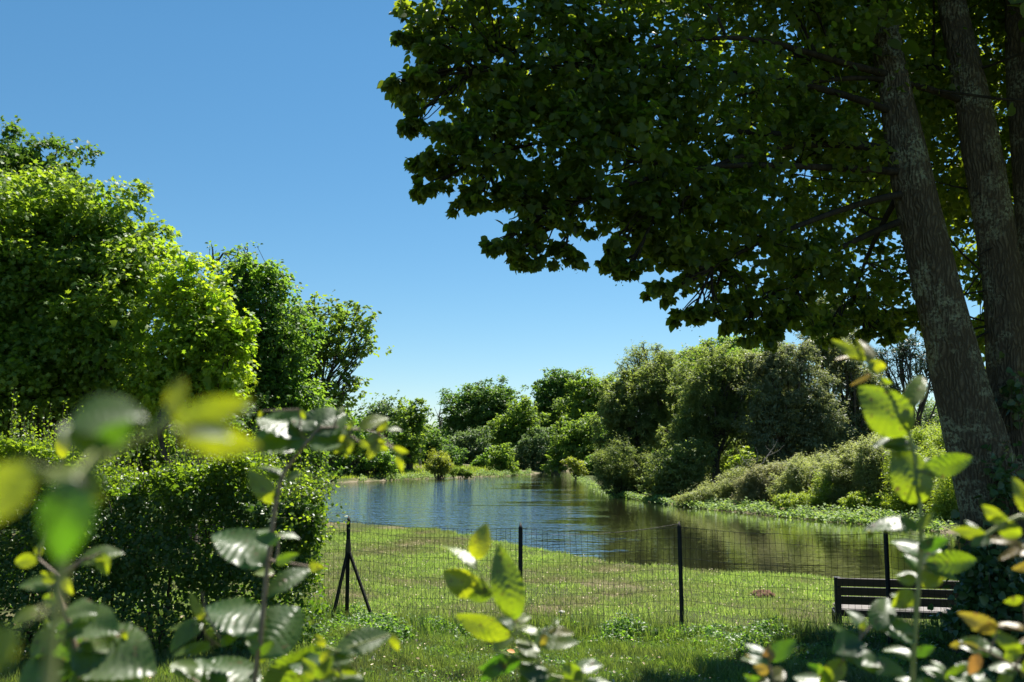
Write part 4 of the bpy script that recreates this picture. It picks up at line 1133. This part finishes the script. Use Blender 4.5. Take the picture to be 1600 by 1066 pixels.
def near_leaf(base, tip, wr, normal, bend=.12, fold=.12, pleat=.055):
    base = np.asarray(base); tip = np.asarray(tip)
    ax = tip - base; Ln = np.linalg.norm(ax); y = ax / Ln
    n = normal - y * (normal @ y); n /= np.linalg.norm(n) + 1e-9
    x = np.cross(y, n)
    ser = 1 + .05 * np.sin(GV * 2 * np.pi * 22) * (np.abs(GU) > .99)
    X = GU * wprof * wr * .5 * ser
    ph = (GV - np.abs(GU) * .30 * wprof) * 9
    tri = np.abs((ph % 1) - .5) * 2
    Z = pleat * tri * np.sqrt(np.clip(wprof, 0, 1)) + fold * np.abs(GU) * wprof * wr * .5 - bend * (GV - .3) ** 2 + .03 * np.sin(GV * 5 + X * 9)
    V = base + Ln * (X[..., None] * x + GV[..., None] * y + Z[..., None] * n)
    return V.reshape(-1, 3)


ii = (np.arange(NV - 1)[:, None] * NU + np.arange(NU - 1)[None, :]).ravel()
FN = np.stack([ii, ii + 1, ii + 1 + NU, ii + NU], 1)
# facing: f = towards the camera (light shines through), u = upwards (sky and sun glint), m = between, s = sideways
FACE = {'f': np.array([0, -1., -.08]), 'u': np.array([.26, -.55, .79]), 'm': np.array([.24, -.60, .76]), 'l': np.array([-.7, -.6, .35]), 'r': np.array([.7, -.6, .35]), 'b': np.array([.15, -.92, -.35])}


def shoot(label, stems, leaves, dflt, mat='stem'):
    """stems: lists of (px,py,d) with radius; leaves: (bx,by,tx,ty,width ratio,face,rnd[,d[,rust]])"""
    s0 = stems[0][0]; b = P(*s0[0]); root_ = np.array([b[0], b[1] - .02, zg1(b[0], b[1])])
    r_ = thing('hornbeam_shoot', label, 'shoot', root_, 'hornbeam shoots in front of the camera')
    t = Tubes()
    for pts, r0, r1 in stems:
        W = np.array([P(*q) for q in pts])
        if pts is s0:
            W = np.concatenate([[root_ + [0, 0, -.03], (root_ * .5 + W[0] * .5) + [.01, 0, 0]], W])
        s = np.linspace(0, len(W) - 1, (len(W) - 1) * 4 + 1)
        Q = np.stack([np.interp(s, np.arange(len(W)), W[:, k]) for k in range(3)], 1)
        for _ in range(2):
            Q[1:-1] = (Q[:-2] + 2 * Q[1:-1] + Q[2:]) / 4
        t.add(Q, np.linspace(r0, r1, len(Q)) * .8, 8)
    if dflt > .8:       # smaller leaves that fill the lower part of the shoot
        ext = []
        for (pts, r0, r1) in stems[:1]:
            for k in range(6):
                i_ = RNG.integers(0, max(1, len(pts) * 2 // 3)); f_ = RNG.random(); a_, b_ = pts[i_], pts[min(i_ + 1, len(pts) - 1)]
                bx, by = a_[0] + (b_[0] - a_[0]) * f_, a_[1] + (b_[1] - a_[1]) * f_
                if by < 930: by = by + 90
                an = RNG.choice([-1, 1]) * RNG.uniform(.5, 1.4); ln = RNG.uniform(28, 60)
                ext.append((bx, by, bx + ln * math.sin(an), by - ln * math.cos(an) * .8, RNG.uniform(.45, .65), RNG.choice(['f', 'm', 'u', 'l', 'r']), float(RNG.random() ** 1.5 * .8), dflt * RNG.uniform(.97, 1.05)))
        leaves = list(leaves) + ext
    VV, RR, RU, LU, LV = [], [], [], [], []
    for lf in leaves:
        bx, by, tx, ty, wr, fc, rn = lf[:7]
        d = lf[7] if len(lf) > 7 else dflt; ru = lf[8] if len(lf) > 8 else 0
        A = P(bx, by, d); B = P(tx, ty, d + {'u': 1.0, 'm': .7}.get(fc, .0) * d * (by - ty) / FPX)
        hz = abs(tx - bx) / (math.hypot(tx - bx, ty - by) + 1e-6)
        wr = wr * (1 + {'u': .5, 'm': .3}.get(fc, 0) * hz)
        V = near_leaf(A, B, wr, FACE[fc] + RNG.normal(0, .10, 3), bend=.08 + .24 * RNG.random(), fold=.10 + .2 * RNG.random())
        VV.append(V); RR.append(np.full(len(V), rn)); RU.append(np.full(len(V), ru)); LU.append(GU.ravel()); LV.append(GV.ravel())
        # petiole joins the leaf to the nearest stem point
        SP_ = np.concatenate(t.V); k = np.argmin(np.linalg.norm(SP_ - A, axis=1))
        if np.linalg.norm(SP_[k] - A) > .004 and np.linalg.norm(SP_[k] - A) < .12:
            t.add([SP_[k], (SP_[k] + A) / 2, A + (B - A) * .03], [.0011 * d + .0003, .0008 * d + .0003, .0006 * d + .0003], 5)
    V = np.concatenate(VV); F = np.concatenate([FN + i * NU * NV for i in range(len(VV))])
    mesh_obj('leaves', V, [F], M['near_leaf'], r_, root_, True, {'rnd': np.concatenate(RR), 'rust': np.concatenate(RU), 'lu': np.concatenate(LU), 'lv': np.concatenate(LV)})
    t.build('stem', M[mat], r_, root_)
    return r_


# blurred shoot nearest the lens, upper left
shoot('most blurred shoot arching over the hedge top with a pale upright tip',
      [([(70, 1080, .30), (95, 900, .30), (120, 740, .30), (190, 700, .31), (250, 670, .31), (272, 625, .31)], .0024, .0016)],
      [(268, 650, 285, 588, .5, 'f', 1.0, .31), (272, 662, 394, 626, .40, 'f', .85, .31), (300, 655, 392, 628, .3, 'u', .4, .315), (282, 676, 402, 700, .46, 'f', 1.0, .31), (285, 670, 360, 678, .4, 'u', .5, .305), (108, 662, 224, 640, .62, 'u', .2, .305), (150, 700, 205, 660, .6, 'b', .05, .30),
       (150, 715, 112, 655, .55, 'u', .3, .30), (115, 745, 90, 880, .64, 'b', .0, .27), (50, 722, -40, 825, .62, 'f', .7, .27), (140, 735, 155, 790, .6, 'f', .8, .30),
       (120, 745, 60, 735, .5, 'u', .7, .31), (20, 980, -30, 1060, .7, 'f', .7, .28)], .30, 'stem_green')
# lower left shoot
shoot('kinked pale stemmed shoot at the lower left with drooping leaves',
      [([(135, 1085, .95), (118, 1010, .95), (100, 950, .95), (86, 908, .95), (112, 888, .95), (135, 872, .95)], .0038, .0022)],
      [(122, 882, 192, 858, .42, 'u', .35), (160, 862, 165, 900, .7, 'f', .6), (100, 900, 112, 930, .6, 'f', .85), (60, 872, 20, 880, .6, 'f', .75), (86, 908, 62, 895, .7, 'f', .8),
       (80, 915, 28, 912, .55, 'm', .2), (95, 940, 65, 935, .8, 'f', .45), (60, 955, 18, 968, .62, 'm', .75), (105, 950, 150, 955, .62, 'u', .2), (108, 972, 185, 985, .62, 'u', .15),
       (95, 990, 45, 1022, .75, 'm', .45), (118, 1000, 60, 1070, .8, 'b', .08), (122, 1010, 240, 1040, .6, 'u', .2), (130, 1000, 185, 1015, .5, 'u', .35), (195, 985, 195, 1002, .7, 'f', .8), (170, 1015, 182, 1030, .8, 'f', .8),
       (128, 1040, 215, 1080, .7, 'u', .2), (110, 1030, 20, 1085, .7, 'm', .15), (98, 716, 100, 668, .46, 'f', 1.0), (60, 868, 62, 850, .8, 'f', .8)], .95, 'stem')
# tall shoot, centre left
shoot('tall brown stemmed shoot crowned by crinkled silvery leaves',
      [([(392, 1090, 1.12), (405, 1020, 1.12), (416, 900, 1.12), (428, 800, 1.12), (438, 745, 1.12), (478, 692, 1.12), (500, 668, 1.12)], .0042, .0026),
       ([(500, 668, 1.12), (545, 668, 1.13), (590, 675, 1.14), (622, 705, 1.14)], .0018, .001), ([(345, 1000, 1.1), (322, 960, 1.1), (316, 925, 1.1)], .0012, .001)],
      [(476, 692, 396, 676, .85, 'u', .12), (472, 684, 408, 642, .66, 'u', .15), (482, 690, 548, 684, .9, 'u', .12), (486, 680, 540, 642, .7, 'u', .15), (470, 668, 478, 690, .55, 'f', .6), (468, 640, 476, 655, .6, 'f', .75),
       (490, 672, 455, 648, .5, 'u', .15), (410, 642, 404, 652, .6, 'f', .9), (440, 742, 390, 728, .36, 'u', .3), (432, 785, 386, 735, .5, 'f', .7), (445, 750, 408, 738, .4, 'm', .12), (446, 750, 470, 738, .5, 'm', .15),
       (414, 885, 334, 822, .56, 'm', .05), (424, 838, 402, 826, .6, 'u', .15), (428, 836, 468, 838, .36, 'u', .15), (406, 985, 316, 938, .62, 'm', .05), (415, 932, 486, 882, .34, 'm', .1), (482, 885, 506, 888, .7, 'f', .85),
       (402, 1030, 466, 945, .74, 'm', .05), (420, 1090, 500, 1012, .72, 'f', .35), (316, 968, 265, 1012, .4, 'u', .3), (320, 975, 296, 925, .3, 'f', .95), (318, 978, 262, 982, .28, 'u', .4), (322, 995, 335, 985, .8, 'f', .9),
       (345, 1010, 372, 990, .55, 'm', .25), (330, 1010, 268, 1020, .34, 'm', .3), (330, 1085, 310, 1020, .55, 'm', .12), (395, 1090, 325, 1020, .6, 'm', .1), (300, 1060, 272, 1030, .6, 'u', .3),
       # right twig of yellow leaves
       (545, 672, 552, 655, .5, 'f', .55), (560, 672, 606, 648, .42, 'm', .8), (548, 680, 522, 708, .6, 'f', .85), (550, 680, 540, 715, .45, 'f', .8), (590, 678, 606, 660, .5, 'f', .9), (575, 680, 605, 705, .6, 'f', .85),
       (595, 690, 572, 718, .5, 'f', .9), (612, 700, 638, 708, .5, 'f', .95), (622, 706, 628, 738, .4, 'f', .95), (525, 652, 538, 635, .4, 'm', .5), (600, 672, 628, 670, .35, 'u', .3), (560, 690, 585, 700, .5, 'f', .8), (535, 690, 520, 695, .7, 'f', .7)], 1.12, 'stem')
# low shoot right of the tall one
shoot('low shoot with a slender silver leaf right of the tall shoot',
      [([(470, 1090, 1.05), (500, 1050, 1.05), (525, 1018, 1.05)], .002, .0014)],
      [(525, 1018, 612, 988, .36, 'u', .2), (612, 990, 622, 1018, .55, 'f', .85), (508, 1010, 492, 992, .6, 'f', .9), (500, 1035, 520, 1012, .5, 'f', .9), (530, 1040, 560, 1055, .5, 'f', .7), (510, 1030, 545, 1025, .5, 'm', .2), (540, 1090, 520, 1050, .7, 'f', .6),
       (500, 1060, 470, 1030, .6, 'f', .6), (520, 1060, 575, 1075, .6, 'm', .4)], 1.05, 'stem_green')
# centre shoot
shoot('centre shoot holding one large upright green leaf before the lawn',
      [([(850, 1095, 1.15), (838, 1010, 1.15), (808, 988, 1.15), (800, 965, 1.15), (770, 925, 1.15), (745, 890, 1.15), (742, 872, 1.15)], .0022, .0012), ([(838, 1010, 1.15), (852, 985, 1.15), (868, 975, 1.15)], .0013, .001)],
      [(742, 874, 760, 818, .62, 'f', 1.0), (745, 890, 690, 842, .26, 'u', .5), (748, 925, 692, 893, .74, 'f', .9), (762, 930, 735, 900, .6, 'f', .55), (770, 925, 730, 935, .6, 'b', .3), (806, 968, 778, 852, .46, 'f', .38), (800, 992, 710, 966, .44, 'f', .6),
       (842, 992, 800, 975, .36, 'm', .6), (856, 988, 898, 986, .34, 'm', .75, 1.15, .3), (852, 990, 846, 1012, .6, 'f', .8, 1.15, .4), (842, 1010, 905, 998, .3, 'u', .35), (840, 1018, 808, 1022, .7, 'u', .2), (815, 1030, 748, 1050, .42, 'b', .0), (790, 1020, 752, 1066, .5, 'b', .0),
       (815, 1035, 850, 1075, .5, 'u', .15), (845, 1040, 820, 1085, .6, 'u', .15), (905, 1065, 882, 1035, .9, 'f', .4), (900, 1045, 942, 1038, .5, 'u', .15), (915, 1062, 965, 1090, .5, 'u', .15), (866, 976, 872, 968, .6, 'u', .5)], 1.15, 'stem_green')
# tall right shoot
shoot('tallest shoot in front of the linden with big backlit leaves',
      [([(1425, 1095, 1.12), (1428, 1010, 1.12), (1434, 940, 1.12), (1440, 830, 1.12), (1438, 780, 1.12), (1425, 690, 1.12), (1410, 640, 1.12), (1378, 595, 1.12), (1352, 562, 1.12)], .0044, .0014)],
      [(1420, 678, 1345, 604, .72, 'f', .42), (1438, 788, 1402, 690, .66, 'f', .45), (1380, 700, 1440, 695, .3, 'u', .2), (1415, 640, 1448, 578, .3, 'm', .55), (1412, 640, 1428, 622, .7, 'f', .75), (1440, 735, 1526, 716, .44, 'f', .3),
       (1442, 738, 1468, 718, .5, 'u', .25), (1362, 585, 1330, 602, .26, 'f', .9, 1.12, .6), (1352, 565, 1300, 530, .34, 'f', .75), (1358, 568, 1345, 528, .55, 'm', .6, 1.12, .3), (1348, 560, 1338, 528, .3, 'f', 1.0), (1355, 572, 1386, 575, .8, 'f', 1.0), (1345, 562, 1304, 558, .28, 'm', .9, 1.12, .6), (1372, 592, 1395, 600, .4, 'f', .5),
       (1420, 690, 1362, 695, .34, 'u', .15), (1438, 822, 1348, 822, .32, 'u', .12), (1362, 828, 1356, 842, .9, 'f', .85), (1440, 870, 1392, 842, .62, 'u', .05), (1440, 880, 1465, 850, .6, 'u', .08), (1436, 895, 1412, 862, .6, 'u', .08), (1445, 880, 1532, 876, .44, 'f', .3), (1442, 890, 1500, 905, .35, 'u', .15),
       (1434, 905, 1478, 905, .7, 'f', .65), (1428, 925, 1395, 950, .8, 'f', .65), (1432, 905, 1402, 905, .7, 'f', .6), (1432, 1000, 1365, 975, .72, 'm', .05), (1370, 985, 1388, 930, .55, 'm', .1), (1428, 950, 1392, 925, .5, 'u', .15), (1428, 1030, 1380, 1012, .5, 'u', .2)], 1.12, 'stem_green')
# side shoot to the left of the tall right shoot
shoot('short reddish twigged shoot left of the tallest shoot',
      [([(1290, 1095, 1.05), (1310, 1040, 1.05), (1332, 1010, 1.05), (1362, 978, 1.05)], .0022, .0014)],
      [(1345, 1000, 1304, 1018, .8, 'm', .05), (1350, 985, 1325, 950, .6, 'm', .08), (1318, 1030, 1280, 1075, .6, 'f', .6), (1330, 1012, 1345, 1040, .5, 'u', .15), (1320, 1030, 1385, 1035, .45, 'u', .15), (1340, 1040, 1420, 1050, .4, 'u', .15), (1345, 985, 1352, 968, .6, 'f', .55),
       (1290, 1080, 1240, 1055, .6, 'u', .15), (1300, 1070, 1340, 1090, .6, 'u', .1)], 1.05, 'stem')
# brownish young tips at the bottom
shoot('small rusty tipped shoot at the bottom edge of the grass',
      [([(1215, 1095, 1.0), (1205, 1050, 1.0), (1198, 1025, 1.0)], .0016, .001)],
      [(1198, 1035, 1205, 1008, .8, 'f', .6, 1.0, .8), (1198, 1030, 1165, 1025, .3, 'f', .7, 1.0, .6), (1202, 1050, 1178, 1042, .7, 'f', .5, 1.0, .6), (1208, 1062, 1225, 1045, .6, 'u', .3, 1.0, .3), (1205, 1070, 1180, 1065, .6, 'u', .2, 1.0, .2)], 1.0, 'stem')
# right edge shoots
shoot('yellow green leaved shoot entering from the right border before the trunk',
      [([(1660, 1000, .95), (1640, 860, .95), (1605, 800, .95), (1560, 822, .95), (1518, 852, .95)], .003, .0022)],
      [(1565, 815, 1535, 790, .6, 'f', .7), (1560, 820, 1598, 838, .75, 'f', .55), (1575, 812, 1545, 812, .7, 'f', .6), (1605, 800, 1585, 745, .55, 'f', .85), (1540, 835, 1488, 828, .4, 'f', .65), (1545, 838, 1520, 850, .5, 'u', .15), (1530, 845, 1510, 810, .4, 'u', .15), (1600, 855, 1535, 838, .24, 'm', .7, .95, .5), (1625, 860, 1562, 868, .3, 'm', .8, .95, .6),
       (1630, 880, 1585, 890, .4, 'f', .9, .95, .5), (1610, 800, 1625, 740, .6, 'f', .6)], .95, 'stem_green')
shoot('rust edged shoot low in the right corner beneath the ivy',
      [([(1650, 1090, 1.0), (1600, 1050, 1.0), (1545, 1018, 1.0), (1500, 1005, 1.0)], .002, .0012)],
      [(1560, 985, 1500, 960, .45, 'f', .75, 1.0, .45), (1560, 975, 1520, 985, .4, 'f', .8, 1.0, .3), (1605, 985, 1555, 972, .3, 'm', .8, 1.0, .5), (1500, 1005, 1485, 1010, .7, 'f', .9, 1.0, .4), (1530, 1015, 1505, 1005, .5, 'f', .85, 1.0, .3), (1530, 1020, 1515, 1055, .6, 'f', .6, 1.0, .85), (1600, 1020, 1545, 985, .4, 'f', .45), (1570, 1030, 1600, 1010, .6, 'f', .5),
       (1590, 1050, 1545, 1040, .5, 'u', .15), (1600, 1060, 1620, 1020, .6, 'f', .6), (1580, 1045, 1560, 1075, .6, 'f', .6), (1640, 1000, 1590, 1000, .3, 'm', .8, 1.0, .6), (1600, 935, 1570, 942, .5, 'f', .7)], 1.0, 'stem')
shoot('silvery leaved shoot along the bottom between the two right shoots',
      [([(1470, 1110, 1.0), (1478, 1070, 1.0), (1500, 1050, 1.0)], .002, .0012)],
      [(1475, 1060, 1440, 1040, .6, 'u', .15), (1480, 1055, 1530, 1070, .5, 'u', .15), (1478, 1062, 1512, 1040, .6, 'f', .25), (1470, 1075, 1420, 1080, .5, 'u', .15), (1490, 1070, 1570, 1085, .5, 'u', .2), (1475, 1050, 1455, 1030, .5, 'u', .3)], 1.0, 'stem_green')

# ------------------------------------------------------------------ light, sky, camera
EL, AZ = R(61), R(36)          # the sun stands high in front of us, a way to the right
wld = bpy.data.worlds.new('World'); sc.world = wld; wld.use_nodes = True
nt = wld.node_tree; bg = nt.nodes['Background']
sky = nt.nodes.new('ShaderNodeTexSky'); sky.sky_type = 'NISHITA'; sky.sun_disc = False
sky.sun_elevation = EL; sky.sun_rotation = AZ; sky.altitude = 1400; sky.air_density = .95; sky.dust_density = .05; sky.ozone_density = 2.6
hs = nt.nodes.new('ShaderNodeHueSaturation'); hs.inputs['Hue'].default_value = .486; hs.inputs['Saturation'].default_value = 1.19; hs.inputs['Value'].default_value = 1.19
nt.links.new(sky.outputs[0], hs.inputs['Color']); tcw = nt.nodes.new('ShaderNodeTexCoord'); spw = nt.nodes.new('ShaderNodeSeparateXYZ'); nt.links.new(tcw.outputs['Generated'], spw.inputs[0])
low = mapr(nt, spw.outputs[2], .0, .38, .80, 1.0)      # sky colour dimmed by hand towards the horizon
mul = nt.nodes.new('ShaderNodeVectorMath'); mul.operation = 'SCALE'; nt.links.new(hs.outputs[0], mul.inputs[0]); nt.links.new(low, mul.inputs['Scale'])
nt.links.new(mul.outputs[0], bg.inputs[0]); bg.inputs[1].default_value = .05
sd = bpy.data.lights.new('sun', 'SUN'); sd.energy = 5.0; sd.angle = R(.53); sd.color = (1, .95, .87)
so = bpy.data.objects.new('sun', sd); COL.objects.link(so)
dirv = Vector((math.sin(AZ) * math.cos(EL), math.cos(AZ) * math.cos(EL), math.sin(EL)))
so.rotation_euler = (-dirv).to_track_quat('-Z', 'Y').to_euler(); so.location = dirv * 60

cd = bpy.data.cameras.new('camera'); cam = bpy.data.objects.new('camera', cd); COL.objects.link(cam)
cd.sensor_width = 36; cd.lens = 35; cd.clip_start = .05; cd.clip_end = 4000
cam.location = (0, 0, CAMZ); cam.rotation_euler = (R(90) + PITCH, 0, 0)
cd.dof.use_dof = True; cd.dof.focus_distance = 15; cd.dof.aperture_fstop = 7.0
sc.camera = cam

sc.view_settings.view_transform = 'Standard'; sc.view_settings.look = 'None'; sc.view_settings.gamma = 1
sc.view_settings.exposure = 1.3
sc.cycles.max_bounces = 8; sc.cycles.diffuse_bounces = 6; sc.cycles.transmission_bounces = 6; sc.cycles.glossy_bounces = 3
sc.cycles.use_denoising = True
